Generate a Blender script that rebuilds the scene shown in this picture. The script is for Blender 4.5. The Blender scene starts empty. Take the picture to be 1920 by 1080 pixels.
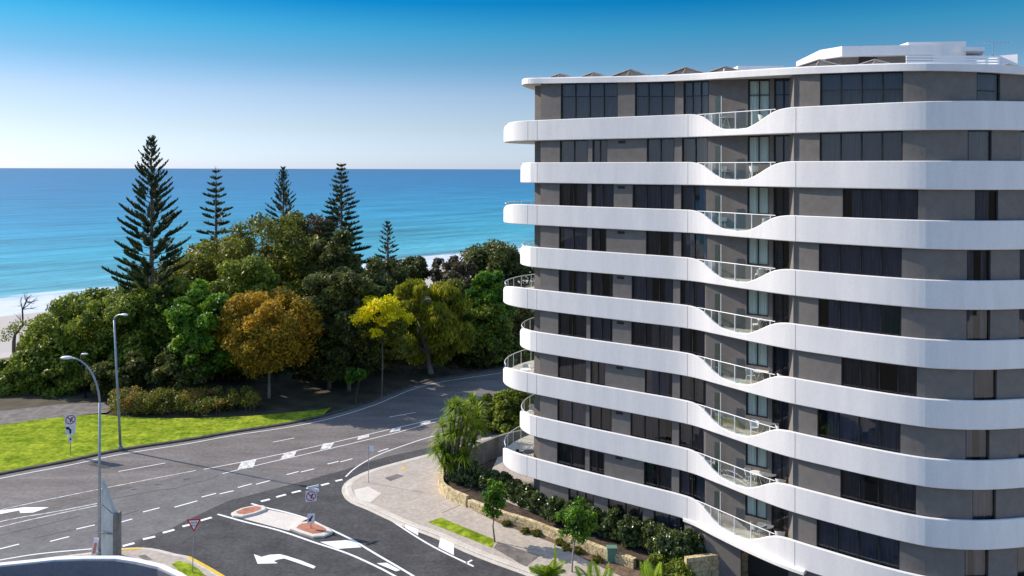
import bpy, math, random
import numpy as np
from mathutils import Vector
R = math.radians
random.seed(7); rng = np.random.default_rng(11)
col = bpy.context.scene.collection
F = 1493.0; PY = 317.3; ROLL = R(0.15); H = 26.0

# ------------------------------------------------------------ camera
def at(px, py, z=0.0):
    "point of the scene (photo measured at 1920x1080) lying at height z"
    u = px-960; v = py-PY
    uu = u*math.cos(ROLL)+v*math.sin(ROLL); vv = -u*math.sin(ROLL)+v*math.cos(ROLL)
    D = F*(H-z)/vv
    return (uu/F*D, D, z)
def atD(px, py, D):
    u = px-960; v = py-PY
    uu = u*math.cos(ROLL)+v*math.sin(ROLL); vv = -u*math.sin(ROLL)+v*math.cos(ROLL)
    return (uu/F*D, D, H-vv/F*D)
sc = bpy.context.scene
cam = bpy.data.objects.new('camera', bpy.data.cameras.new('camera')); col.objects.link(cam)
cam.location = (0, 0, H); cam.rotation_euler = (R(90), -ROLL, 0)
cam.data.sensor_width = 36; cam.data.lens = 36*F/1920
cam.data.shift_y = -(540-PY)/1920; cam.data.clip_end = 300000; cam.data.clip_start = 0.5
sc.camera = cam

# ------------------------------------------------------------ light
SUN = Vector((-0.922, 0.388, 0)).normalized(); EL = R(32)
sdir = Vector((SUN.x*math.cos(EL), SUN.y*math.cos(EL), math.sin(EL)))
sl = bpy.data.lights.new('sun', 'SUN'); sl.energy = 4.5; sl.angle = R(0.5); sl.color = (1, 0.90, 0.77)
so = bpy.data.objects.new('sun', sl); col.objects.link(so)
so.rotation_euler = (-sdir).to_track_quat('-Z', 'Y').to_euler()
w = bpy.data.worlds.new('World'); sc.world = w; w.use_nodes = True
nt = w.node_tree; bg = nt.nodes['Background']
sky = nt.nodes.new('ShaderNodeTexSky'); sky.sky_type = 'NISHITA'; sky.sun_disc = False
sky.sun_elevation = EL; sky.sun_rotation = math.atan2(SUN.x, SUN.y)
sky.air_density = 1.0; sky.dust_density = 0.3; sky.ozone_density = 3.0; sky.altitude = 30
# tint by height: bluer above the horizon, warmed and boosted overhead to lift shade
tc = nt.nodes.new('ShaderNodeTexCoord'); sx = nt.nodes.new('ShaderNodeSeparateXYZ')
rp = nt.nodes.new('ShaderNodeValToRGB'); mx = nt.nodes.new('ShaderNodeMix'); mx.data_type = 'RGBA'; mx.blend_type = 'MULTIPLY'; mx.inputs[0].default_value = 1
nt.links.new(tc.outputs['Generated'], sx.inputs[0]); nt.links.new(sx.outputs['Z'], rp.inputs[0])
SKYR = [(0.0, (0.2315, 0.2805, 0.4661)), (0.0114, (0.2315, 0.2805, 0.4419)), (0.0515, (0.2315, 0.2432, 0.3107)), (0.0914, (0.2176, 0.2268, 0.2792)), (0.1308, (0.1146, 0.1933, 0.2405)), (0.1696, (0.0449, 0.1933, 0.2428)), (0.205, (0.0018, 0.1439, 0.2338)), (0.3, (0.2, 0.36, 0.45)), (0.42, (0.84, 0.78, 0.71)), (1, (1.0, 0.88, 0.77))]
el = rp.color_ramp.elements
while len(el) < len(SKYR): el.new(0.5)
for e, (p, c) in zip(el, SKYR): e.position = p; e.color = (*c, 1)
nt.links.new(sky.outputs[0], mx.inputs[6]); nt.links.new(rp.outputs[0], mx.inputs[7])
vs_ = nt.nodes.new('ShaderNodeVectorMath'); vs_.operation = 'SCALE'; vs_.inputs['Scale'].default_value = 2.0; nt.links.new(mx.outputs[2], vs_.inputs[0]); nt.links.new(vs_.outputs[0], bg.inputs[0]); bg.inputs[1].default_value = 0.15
sc.view_settings.view_transform = 'Standard'; sc.view_settings.look = 'None'
sc.view_settings.gamma = 1; sc.view_settings.exposure = 0.5
sc.render.engine = 'CYCLES'

# ------------------------------------------------------------ materials
def N(nt, t, **k):
    n = nt.nodes.new(t)
    for a, v in k.items(): setattr(n, a, v)
    return n
def mat(name, c, rough=0.8, c2=None, scale=3.0, c3=None, fine=None, metal=0.0, spec=0.3, bump=0.0, bscale=40, stretch=None, lo=0.35, hi=0.65):
    m = bpy.data.materials.new(name); m.use_nodes = True; nt = m.node_tree; L = nt.links
    b = nt.nodes['Principled BSDF']; b.inputs['Roughness'].default_value = rough; b.inputs['Metallic'].default_value = metal
    b.inputs['Specular IOR Level'].default_value = spec; b.inputs['Base Color'].default_value = (*c, 1)
    tc = N(nt, 'ShaderNodeTexCoord'); vec = tc.outputs['Object']
    if stretch:
        mp = N(nt, 'ShaderNodeMapping'); mp.inputs['Scale'].default_value = stretch[:3]
        if len(stretch) > 3: mp.inputs['Rotation'].default_value = (0, 0, stretch[3])
        L.new(vec, mp.inputs[0]); vec = mp.outputs[0]
    if c2:
        n = N(nt, 'ShaderNodeTexNoise'); n.inputs['Scale'].default_value = scale; n.inputs['Detail'].default_value = 6; n.inputs['Roughness'].default_value = .65
        r = N(nt, 'ShaderNodeValToRGB'); L.new(vec, n.inputs[0]); L.new(n.outputs[0], r.inputs[0])
        r.color_ramp.elements[0].position = lo; r.color_ramp.elements[0].color = (*c, 1)
        r.color_ramp.elements[1].position = hi; r.color_ramp.elements[1].color = (*c2, 1)
        out = r.outputs[0]
        if fine:
            f = N(nt, 'ShaderNodeTexNoise'); f.inputs['Scale'].default_value = fine[0]; f.inputs['Detail'].default_value = 3
            L.new(tc.outputs['Object'], f.inputs[0])
            mr = N(nt, 'ShaderNodeMapRange'); mr.inputs[1].default_value = .3; mr.inputs[2].default_value = .7
            mr.inputs[3].default_value = 1-fine[1]; mr.inputs[4].default_value = 1+fine[1]; L.new(f.outputs[0], mr.inputs[0])
            mm = N(nt, 'ShaderNodeMix', data_type='RGBA', blend_type='MULTIPLY'); mm.inputs[0].default_value = 1
            L.new(out, mm.inputs[6]); L.new(mr.outputs[0], mm.inputs[7]); out = mm.outputs[2]
        L.new(out, b.inputs['Base Color'])
    if bump:
        n = N(nt, 'ShaderNodeTexNoise'); n.inputs['Scale'].default_value = bscale; n.inputs['Detail'].default_value = 4
        L.new(tc.outputs['Object'], n.inputs[0])
        bp = N(nt, 'ShaderNodeBump'); bp.inputs['Strength'].default_value = bump; bp.inputs['Distance'].default_value = .05
        L.new(n.outputs[0], bp.inputs['Height']); L.new(bp.outputs[0], b.inputs['Normal'])
    return m
def leafmat(name, a, b_, c, trans=0.35, rough=0.5, spec=0.3):
    m = bpy.data.materials.new(name); m.use_nodes = True; nt = m.node_tree; L = nt.links
    b = nt.nodes['Principled BSDF']; b.inputs['Roughness'].default_value = rough; b.inputs['Specular IOR Level'].default_value = spec
    g = N(nt, 'ShaderNodeNewGeometry'); tc = N(nt, 'ShaderNodeTexCoord')
    n = N(nt, 'ShaderNodeTexNoise'); n.inputs['Scale'].default_value = .45; n.inputs['Detail'].default_value = 3; L.new(tc.outputs['Object'], n.inputs[0])
    ad = N(nt, 'ShaderNodeMath', operation='MULTIPLY_ADD'); ad.inputs[1].default_value = .5; L.new(g.outputs['Random Per Island'], ad.inputs[0])
    sb = N(nt, 'ShaderNodeMath', operation='MULTIPLY_ADD'); sb.inputs[1].default_value = 1.6; sb.inputs[2].default_value = -.55; L.new(n.outputs[0], sb.inputs[0])
    L.new(sb.outputs[0], ad.inputs[2])
    r = N(nt, 'ShaderNodeValToRGB'); e = r.color_ramp.elements; e[0].position = .1; e[0].color = (*a, 1); e[1].position = .95; e[1].color = (*c, 1)
    k = e.new(.5); k.color = (*b_, 1); L.new(ad.outputs[0], r.inputs[0]); L.new(r.outputs[0], b.inputs['Base Color'])
    t = N(nt, 'ShaderNodeBsdfTranslucent'); L.new(r.outputs[0], t.inputs[0])
    ms = N(nt, 'ShaderNodeMixShader'); ms.inputs[0].default_value = trans
    L.new(b.outputs[0], ms.inputs[1]); L.new(t.outputs[0], ms.inputs[2]); L.new(ms.outputs[0], nt.nodes['Material Output'].inputs[0])
    return m
def glassmat(name, tint, gl=(1, 1, 1), k=1.0, rough=.02):
    m = bpy.data.materials.new(name); m.use_nodes = True; nt = m.node_tree; L = nt.links; nt.nodes.remove(nt.nodes['Principled BSDF'])
    t = N(nt, 'ShaderNodeBsdfTransparent'); t.inputs[0].default_value = (*tint, 1)
    g = N(nt, 'ShaderNodeBsdfGlossy'); g.inputs[0].default_value = (*gl, 1); g.inputs['Roughness'].default_value = rough
    f = N(nt, 'ShaderNodeFresnel'); f.inputs[0].default_value = 1.5
    mu = N(nt, 'ShaderNodeMath', operation='MULTIPLY'); mu.inputs[1].default_value = k; L.new(f.outputs[0], mu.inputs[0])
    ms = N(nt, 'ShaderNodeMixShader'); L.new(mu.outputs[0], ms.inputs[0]); L.new(t.outputs[0], ms.inputs[1]); L.new(g.outputs[0], ms.inputs[2])
    L.new(ms.outputs[0], nt.nodes['Material Output'].inputs[0]); return m

MT = dict(
 render=mat('white_render', (.80, .765, .74), .75, (.69, .66, .65), 1.0, fine=(9, .03), stretch=(1.3, 1.3, .22), lo=.3, hi=.75),
 wall=mat('grey_textured_render', (.155, .137, .124), .95, (.185, .164, .149), 2, fine=(30, .07), bump=.15, bscale=30),
 frame=mat('charcoal_aluminium', (.018, .019, .022), .4),
 glass=glassmat('tinted_glass', (.58, .58, .62), k=1.35), clear=glassmat('clear_balustrade_glass', (.82, .90, .88), k=.3),
 screen=glassmat('greenish_screen_glass', (.60, .72, .69), k=1.2, rough=.2),
 curtain=mat('grey_curtain', (.20, .20, .24), .9, (.36, .36, .42), 1.5, stretch=(9, 9, .3)),
 curtain_light=mat('pale_blind', (.74, .70, .64), .9), curtain_teal=mat('teal_curtain', (.02, .13, .12), .9), curtain_dark=mat('dark_curtain', (.10, .095, .098), .9, (.24, .23, .23), 1.5, stretch=(9, 9, .3)),
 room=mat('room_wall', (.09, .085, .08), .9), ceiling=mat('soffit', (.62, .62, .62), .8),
 tile=mat('balcony_tile', (.55, .47, .38), .7, (.46, .40, .33), 2),
 metal=mat('white_metal', (.75, .75, .75), .4), solar=mat('solar_frame', (.46, .40, .35), .6, (.34, .29, .25), 3), solard=mat('solar_cell', (.035, .045, .07), .25),
 galv=mat('galvanised_steel', (.36, .40, .44), .4, (.27, .31, .35), 2, metal=.5), lampw=mat('lamp_housing', (.72, .74, .74), .4), lens=mat('lamp_lens', (.5, .52, .5), .1),
 asph=mat('worn_asphalt', (.115, .100, .093), .9, (.19, .167, .157), .5, fine=(3.2, .20), stretch=(.25, 1, 1, R(-28))),
 asph2=mat('grey_asphalt', (.120, .113, .113), .9, (.165, .155, .15), .5, fine=(3.2, .16)),
 asph3=mat('new_asphalt', (.042, .040, .042), .9, (.078, .075, .076), .45, fine=(3.5, .26)),
 paint=mat('road_paint', (.68, .67, .66), .7, (.80, .79, .77), 1.5, lo=.25, hi=.5), worn=mat('worn_paint', (.38, .36, .34), .8, (.72, .69, .66), 2.2, lo=.4, hi=.55), yellow=mat('yellow_paint', (.75, .48, .02), .7, (.6, .38, .03), 3),
 kerb=mat('kerb_concrete', (.48, .43, .37), .9, (.60, .54, .47), 1.2, fine=(8, .12)), dkerb=mat('dark_kerb', (.045, .042, .04), .95, (.10, .09, .08), 2),
 path=mat('exposed_aggregate', (.385, .33, .28), .9, (.44, .375, .32), .5, fine=(4, .14)), pale=mat('pale_concrete', (.58, .52, .46), .9, (.66, .60, .53), 1, fine=(7, .08)),
 dpath=mat('stained_concrete', (.10, .09, .085), .9, (.21, .18, .16), 1.2), brick=mat('red_paver', (.33, .125, .075), .9, (.46, .20, .13), 2.5, fine=(9, .2)),
 lawn=mat('lawn_grass', (.12, .185, .014), 1, (.30, .35, .035), .6, spec=0, fine=(2.6, .35), bump=.8, bscale=6),
 soil=mat('leaf_litter', (.035, .026, .018), 1, (.09, .062, .042), 1.2, fine=(5, .4)), mulch=mat('mulch', (.10, .065, .045), 1, (.19, .13, .085), 2, fine=(7, .4)),
 sand=mat('beach_sand', (.62, .55, .47), .95, (.52, .45, .38), .08), stone=mat('sandstone', (.66, .54, .32), .95, (.42, .32, .17), 2.2, fine=(7, .3), bump=.8, bscale=5),
 conc=mat('weathered_concrete', (.30, .28, .25), .95, (.13, .12, .10), .8, fine=(6, .2), stretch=(1, 1, .3)),
 concl=mat('sign_concrete', (.60, .62, .60), .9, (.40, .42, .38), 1.6, stretch=(1, 1, .3)),
 bark=mat('bark', (.10, .075, .055), .95, (.19, .15, .12), 5, stretch=(1, 1, .3)), pbark=mat('pale_bark', (.36, .30, .25), .95, (.20, .15, .12), 4, stretch=(1, 1, .3)),
 sign_w=mat('sign_white', (.74, .74, .78), .4), sign_r=mat('sign_red', (.50, .02, .03), .4), sign_k=mat('sign_black', (.015, .015, .02), .5),
 chair=mat('white_plastic', (.72, .70, .66), .5), black=mat('black_wicker', (.02, .02, .02), .6), glasstop=mat('table_glass', (.20, .22, .22), .15),
 green=mat('green_box', (.12, .22, .17), .6), blue=mat('blue_cloth', (.01, .12, .50), .7), red=mat('red_cushion', (.45, .06, .07), .8), navy=mat('navy_cushion', (.05, .07, .16), .8),
 deck=mat('roof_membrane_wall_shade', (.16, .155, .175), .9, (.20, .19, .20), .8, fine=(8, .1)), shaden=mat('parapet_render', (.60, .57, .53), .9, (.52, .5, .47), 1),
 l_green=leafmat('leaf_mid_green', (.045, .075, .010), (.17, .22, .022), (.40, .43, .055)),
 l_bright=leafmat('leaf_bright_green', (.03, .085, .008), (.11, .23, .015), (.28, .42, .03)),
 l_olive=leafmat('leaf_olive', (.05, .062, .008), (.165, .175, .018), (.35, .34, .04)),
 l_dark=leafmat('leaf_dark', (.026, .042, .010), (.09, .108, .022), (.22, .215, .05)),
 l_orange=leafmat('leaf_orange', (.18, .14, .012), (.45, .29, .024), (.62, .33, .03), .4),
 l_yellow=leafmat('flower_yellow', (.60, .52, .008), (.85, .74, .01), (.90, .82, .02), .5),
 l_lime=leafmat('leaf_lime', (.10, .11, .010), (.28, .28, .018), (.50, .46, .025)),
 l_red=leafmat('leaf_hedge', (.06, .08, .012), (.20, .23, .03), (.48, .22, .07)),
 l_pine=leafmat('pine_needle', (.022, .042, .018), (.050, .080, .032), (.11, .13, .05), .2),
 l_shrub=leafmat('leaf_glossy_shrub', (.025, .045, .010), (.08, .11, .022), (.28, .31, .10), .25, .28, .7),
 l_palm=leafmat('palm_leaf', (.07, .14, .006), (.22, .33, .02), (.46, .50, .05), .4), l_grey=leafmat('leaf_grey_brown', (.04, .035, .02), (.09, .075, .04), (.15, .12, .06)),
)
def seamat():
    m = bpy.data.materials.new('sea_water'); m.use_nodes = True; nt = m.node_tree; L = nt.links
    b = nt.nodes['Principled BSDF']; b.inputs['Roughness'].default_value = .38; b.inputs['Specular IOR Level'].default_value = .22
    tc = N(nt, 'ShaderNodeTexCoord'); mp = N(nt, 'ShaderNodeMapping', vector_type='POINT')
    # local x runs along the shore, local y straight out to sea (the sea object itself is turned that way)
    sx = N(nt, 'ShaderNodeSeparateXYZ'); L.new(tc.outputs['Object'], sx.inputs[0])
    r = N(nt, 'ShaderNodeValToRGB'); mr = N(nt, 'ShaderNodeMath', operation='LOGARITHM'); mr.inputs[1].default_value = 10
    mxx = N(nt, 'ShaderNodeMath', operation='MAXIMUM'); mxx.inputs[1].default_value = 1; L.new(sx.outputs['Y'], mxx.inputs[0]); L.new(mxx.outputs[0], mr.inputs[0])
    dv = N(nt, 'ShaderNodeMath', operation='MULTIPLY'); dv.inputs[1].default_value = .2; L.new(mr.outputs[0], dv.inputs[0]); L.new(dv.outputs[0], r.inputs[0])
    e = r.color_ramp.elements; st = [(.0, (.13, .28, .29)), (.28, (.08, .27, .31)), (.40, (.028, .235, .30)), (.50, (.008, .17, .28)), (.60, (.006, .115, .235)), (.72, (.008, .095, .20)), (.9, (.018, .085, .185))]
    while len(e) < len(st): e.new(.5)
    for k, (p, c) in zip(e, st): k.position = p; k.color = (*c, 1)
    # swell streaks
    m2 = N(nt, 'ShaderNodeMapping'); m2.inputs['Scale'].default_value = (.008, .06, 1); L.new(tc.outputs['Object'], m2.inputs[0])
    n2 = N(nt, 'ShaderNodeTexNoise'); n2.inputs['Scale'].default_value = 1; n2.inputs['Detail'].default_value = 9; n2.inputs['Roughness'].default_value = .68; L.new(m2.outputs[0], n2.inputs[0])
    q = N(nt, 'ShaderNodeMapRange'); q.inputs[1].default_value = .3; q.inputs[2].default_value = .7; q.inputs[3].default_value = .4; q.inputs[4].default_value = 1.8; L.new(n2.outputs[0], q.inputs[0])
    mm = N(nt, 'ShaderNodeMix', data_type='RGBA', blend_type='MULTIPLY'); mm.inputs[0].default_value = 1; L.new(r.outputs[0], mm.inputs[6]); L.new(q.outputs[0], mm.inputs[7])
    m6 = N(nt, 'ShaderNodeMapping'); m6.inputs['Scale'].default_value = (.12, .7, 1); L.new(tc.outputs['Object'], m6.inputs[0])
    n6 = N(nt, 'ShaderNodeTexNoise'); n6.inputs['Scale'].default_value = 1; n6.inputs['Detail'].default_value = 5; n6.inputs['Roughness'].default_value = .8; L.new(m6.outputs[0], n6.inputs[0])
    q6 = N(nt, 'ShaderNodeMapRange'); q6.inputs[1].default_value = .3; q6.inputs[2].default_value = .7; q6.inputs[3].default_value = .6; q6.inputs[4].default_value = 1.4; L.new(n6.outputs[0], q6.inputs[0])
    m7 = N(nt, 'ShaderNodeMix', data_type='RGBA', blend_type='MULTIPLY'); m7.inputs[0].default_value = 1; L.new(mm.outputs[2], m7.inputs[6]); L.new(q6.outputs[0], m7.inputs[7]); mm = m7
    # foam
    m3 = N(nt, 'ShaderNodeMapping'); m3.inputs['Scale'].default_value = (.02, .11, 1); L.new(tc.outputs['Object'], m3.inputs[0])
    n3 = N(nt, 'ShaderNodeTexNoise'); n3.inputs['Scale'].default_value = 1; n3.inputs['Detail'].default_value = 8; n3.inputs['Roughness'].default_value = .7; L.new(m3.outputs[0], n3.inputs[0])
    f = N(nt, 'ShaderNodeMapRange'); f.inputs[1].default_value = 2; f.inputs[2].default_value = 38; f.inputs[3].default_value = .55; f.inputs[4].default_value = -.06; L.new(sx.outputs['Y'], f.inputs[0])
    a = N(nt, 'ShaderNodeMath', operation='ADD'); L.new(n3.outputs[0], a.inputs[0]); L.new(f.outputs[0], a.inputs[1])
    g = N(nt, 'ShaderNodeMapRange'); g.inputs[1].default_value = .62; g.inputs[2].default_value = .74; L.new(a.outputs[0], g.inputs[0])
    mf = N(nt, 'ShaderNodeMix', data_type='RGBA'); L.new(g.outputs[0], mf.inputs[0]); L.new(mm.outputs[2], mf.inputs[6]); mf.inputs[7].default_value = (.62, .62, .64, 1)
    L.new(mf.outputs[2], b.inputs['Base Color'])
    m4 = N(nt, 'ShaderNodeMapping'); m4.inputs['Scale'].default_value = (.10, .30, 1); L.new(tc.outputs['Object'], m4.inputs[0])
    n4 = N(nt, 'ShaderNodeTexNoise'); n4.inputs['Scale'].default_value = 1; n4.inputs['Detail'].default_value = 6; L.new(m4.outputs[0], n4.inputs[0])
    bp = N(nt, 'ShaderNodeBump'); bp.inputs['Strength'].default_value = .5; bp.inputs['Distance'].default_value = 1.2; L.new(n4.outputs[0], bp.inputs['Height']); L.new(bp.outputs[0], b.inputs['Normal'])
    return m
MT['sea'] = seamat()

# ------------------------------------------------------------ object helpers
ORG = {}
def tag(o, label=None, cat=None, group=None, kind=None):
    if label: o['label'] = label
    if cat: o['category'] = cat
    if group: o['group'] = group
    if kind: o['kind'] = kind
    return o
def thing(name, loc, label, cat, group=None):
    o = bpy.data.objects.new(name, None); o.empty_display_size = .3; col.objects.link(o); o.location = loc
    ORG[o] = Vector(loc); return tag(o, label, cat, group)
def link(name, me, m, parent=None, origin=None, smooth=False):
    org = ORG[parent] if parent is not None else Vector(origin or (0, 0, 0))
    o = bpy.data.objects.new(name, me); col.objects.link(o)
    if org.length > 0: me.transform(__import__('mathutils').Matrix.Translation(-org))
    if parent is not None: o.parent = parent
    else: o.location = org
    ORG[o] = org
    me.materials.append(MT[m] if isinstance(m, str) else m)
    if smooth: me.polygons.foreach_set('use_smooth', [True]*len(me.polygons))
    me.update(); return o
def V(a): return Vector(a)
class MB:
    def __init__(s): s.v = []; s.f = []
    def add(s, vs, fs):
        k = len(s.v); s.v += [tuple(v) for v in vs]; s.f += [tuple(i+k for i in f) for f in fs]; return s
    def obox(s, c, ax, ay, az):
        "box from centre and three half-axis vectors"
        c, ax, ay, az = map(V, (c, ax, ay, az)); vs = []
        for k in (-1, 1):
            for j, i in ((-1, -1), (-1, 1), (1, 1), (1, -1)): vs.append(c+ax*i+ay*j+az*k)
        return s.add(vs, [(3, 2, 1, 0), (4, 5, 6, 7), (0, 1, 5, 4), (1, 2, 6, 5), (2, 3, 7, 6), (3, 0, 4, 7)])
    def box(s, x0, y0, z0, x1, y1, z1):
        return s.obox(((x0+x1)/2, (y0+y1)/2, (z0+z1)/2), ((x1-x0)/2, 0, 0), (0, (y1-y0)/2, 0), (0, 0, (z1-z0)/2))
    def tube(s, pts, r, n=8, cap=True):
        pts = [V(p) for p in pts]; rs = r if isinstance(r, (list, tuple)) else [r]*len(pts)
        k = len(s.v); ref = None
        for i, p in enumerate(pts):
            t = (pts[min(i+1, len(pts)-1)]-pts[max(i-1, 0)])
            t = t.normalized() if t.length > 1e-9 else Vector((0, 0, 1))
            if ref is None: ref = Vector((0, 0, 1)) if abs(t.z) < .9 else Vector((1, 0, 0))
            a = t.cross(ref).normalized(); b = a.cross(t).normalized(); ref = b
            for j in range(n):
                th = 2*math.pi*j/n; s.v.append(tuple(p+(a*math.cos(th)+b*math.sin(th))*rs[i]))
        for i in range(len(pts)-1):
            for j in range(n):
                s.f.append((k+i*n+j, k+i*n+(j+1) % n, k+(i+1)*n+(j+1) % n, k+(i+1)*n+j))
        if cap: s.f.append(tuple(k+j for j in range(n))[::-1]); s.f.append(tuple(k+(len(pts)-1)*n+j for j in range(n)))
        return s
    def prism(s, poly, z0, z1):
        n = len(poly); vs = [(p[0], p[1], z0) for p in poly]+[(p[0], p[1], z1) for p in poly]
        a = sum(poly[i][0]*poly[(i+1) % n][1]-poly[(i+1) % n][0]*poly[i][1] for i in range(n))
        fs = [tuple(range(n))[::-1], tuple(range(n, 2*n))]+[(i, (i+1) % n, n+(i+1) % n, n+i) for i in range(n)]
        if a < 0: fs = [f[::-1] for f in fs]
        return s.add(vs, fs)
    def sheet(s, poly, z):
        n = len(poly); a = sum(poly[i][0]*poly[(i+1) % n][1]-poly[(i+1) % n][0]*poly[i][1] for i in range(n))
        f = tuple(range(n)); return s.add([(p[0], p[1], z) for p in poly], [f if a > 0 else f[::-1]])
    def loft(s, secs, closed=False, ring=True, caps=True):
        n = len(secs[0]); k = len(s.v)
        for c in secs: s.v += [tuple(p) for p in c]
        m = len(secs)
        for i in range(m if closed else m-1):
            a = k+i*n; b = k+((i+1) % m)*n
            for j in range(n if ring else n-1): s.f.append((a+j, a+(j+1) % n, b+(j+1) % n, b+j))
        if caps and not closed and ring: s.f.append(tuple(k+j for j in range(n))[::-1]); s.f.append(tuple(k+(m-1)*n+j for j in range(n)))
        return s
    def build(s, name, m, parent=None, origin=None, smooth=False):
        me = bpy.data.meshes.new(name); me.from_pydata(s.v, [], s.f); me.validate()
        return link(name, me, m, parent, origin, smooth)
def quads(name, P, m, parent=None, origin=None):
    "P: (n,4,3) array of quads -> one mesh"
    n = len(P); me = bpy.data.meshes.new(name); me.vertices.add(4*n); me.vertices.foreach_set('co', P.reshape(-1).astype(np.float32))
    me.loops.add(4*n); me.loops.foreach_set('vertex_index', np.arange(4*n, dtype=np.int32))
    me.polygons.add(n); me.polygons.foreach_set('loop_start', np.arange(0, 4*n, 4, dtype=np.int32)); me.polygons.foreach_set('loop_total', np.full(n, 4, dtype=np.int32))
    me.update(calc_edges=True); return link(name, me, m, parent, origin)
def copy_tree(o, parent=None, loc=None, rz=None, label=None, group=None, scale=None):
    c = o.copy(); col.objects.link(c); c.parent = parent
    if loc is not None: c.location = loc
    if rz is not None: c.rotation_euler.z = rz
    if scale is not None: c.scale = (scale,)*3
    if label: c['label'] = label
    if group: c['group'] = group
    for ch in [x for x in o.children]: copy_tree(ch, c)
    return c
def ramp_path(pts, step=.35):
    "Catmull-Rom through 2D points, dense"
    P = [np.array(p[:2], float) for p in pts]; P = [2*P[0]-P[1]]+P+[2*P[-1]-P[-2]]; out = []
    for i in range(1, len(P)-2):
        L = np.linalg.norm(P[i+1]-P[i]); n = max(2, int(L/step))
        for k in range(n):
            t = k/n; a, b, c, d = P[i-1], P[i], P[i+1], P[i+2]
            out.append(.5*((2*b)+(-a+c)*t+(2*a-5*b+4*c-d)*t*t+(-a+3*b-3*c+d)*t**3))
    out.append(P[-2]); return [tuple(p) for p in out]
def offset(path, d):
    "shift an open 2D path sideways; positive = to the right of travel"
    out = []
    for i, p in enumerate(path):
        a = path[max(i-1, 0)]; b = path[min(i+1, len(path)-1)]
        t = np.array(b)-np.array(a); t = t/(np.linalg.norm(t)+1e-9); out.append((p[0]+t[1]*d, p[1]-t[0]*d))
    return out
def strip(path, wdt, z=None):
    a = offset(path, wdt/2); b = offset(path, -wdt/2); m = MB(); zz = z
    m.v = [(p[0], p[1], zz) for p in a]+[(p[0], p[1], zz) for p in b]; n = len(a)
    m.f = [(i, i+1, n+i+1, n+i) for i in range(n-1)]; return m
def spl(pts, z=0.0, step=.5): return ramp_path([at(*p, z) for p in pts], step)
def pg(pts, z=0.0): return [at(*p, z)[:2] for p in pts]

# ------------------------------------------------------------ terrain, beach, sea
S0 = Vector((-112, 175, 0)); SEAN = Vector((-.715, .699, 0)).normalized(); SEAT = Vector((.699, .715, 0)).normalized()
def terr_z(x, y):
    q = (x-S0.x)*SEAN.x+(y-S0.y)*SEAN.y
    for (a, za), (b, zb) in zip([(-1e9, -.06), (-78, -.06), (-56, -3.9), (-5, -5.9), (40, -9), (1e9, -9.1)], [(-78, -.06), (-56, -3.9), (-5, -5.9), (40, -9), (1e9, -9.1), (2e9, -9.1)]):
        if a <= q <= b:
            return za+(zb-za)*(q-a)/(b-a) if b-a < 1e8 else (za if q < 0 else -9)
m = MB(); xs = list(range(-260, 341, 12)); ys = list(range(-60, 520, 12)); nx = len(xs)
for y in ys:
    for x in xs: m.v.append((x, y, terr_z(x, y)))
for j in range(len(ys)-1):
    for i in range(nx-1): a = j*nx+i; m.f.append((a, a+1, a+nx+1, a+nx))
# far skirt so that the ground reaches the horizon on the land side
k = len(m.v); m.v += [(-260, -60, -.06), (340, -60, -.06), (340, 514, -9), (60000, -60, -.06), (60000, 514, -9), (60000, -60000, -.06), (-60000, -60000, -.06), (-60000, -60, -.06), (-260, 514, -9)]
m.f += [(k+1, k+3, k+4, k+2), (k+7, k+6, k+5, k+3, k+1, k)]
tm = bpy.data.materials.new('terrain'); tm.use_nodes = True; _nt = tm.node_tree; _b = _nt.nodes['Principled BSDF']; _b.inputs['Roughness'].default_value = 1
_tc = N(_nt, 'ShaderNodeTexCoord'); _s = N(_nt, 'ShaderNodeSeparateXYZ'); _nt.links.new(_tc.outputs['Object'], _s.inputs[0])
_n = N(_nt, 'ShaderNodeTexNoise'); _n.inputs['Scale'].default_value = .5; _n.inputs['Detail'].default_value = 8; _nt.links.new(_tc.outputs['Object'], _n.inputs[0])
_r = N(_nt, 'ShaderNodeValToRGB'); _r.color_ramp.elements[0].color = (.03, .028, .014, 1); _r.color_ramp.elements[0].position = .35; _r.color_ramp.elements[1].color = (.08, .062, .035, 1); _r.color_ramp.elements[1].position = .65; _nt.links.new(_n.outputs[0], _r.inputs[0])
_m = N(_nt, 'ShaderNodeMapRange'); _m.inputs[1].default_value = -1.2; _m.inputs[2].default_value = -2.6; _nt.links.new(_s.outputs['Z'], _m.inputs[0])
_x = N(_nt, 'ShaderNodeMix', data_type='RGBA'); _nt.links.new(_m.outputs[0], _x.inputs[0]); _nt.links.new(_r.outputs[0], _x.inputs[6]); _x.inputs[7].default_value = (.40, .355, .32, 1); _nt.links.new(_x.outputs[2], _b.inputs['Base Color'])
tag(m.build('ground', tm), kind='structure')
sea = bpy.data.meshes.new('sea')
B = 150000; vs = [(-900, -12, 0), (900, -12, 0), (B, -12, 0), (B, B, 0), (-B, B, 0), (-B, -12, 0)]
sea.from_pydata([(-B, -12, 0), (B, -12, 0), (B, 900, 0), (-B, 900, 0), (B, B, 0), (-B, B, 0)], [], [(0, 1, 2, 3), (3, 2, 4, 5)])
sea.materials.append(MT['sea']); o = bpy.data.objects.new('sea', sea); col.objects.link(o)
o.location = (S0.x, S0.y, -6); o.rotation_euler.z = math.atan2(SEAT.y, SEAT.x); tag(o, kind='structure')

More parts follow.
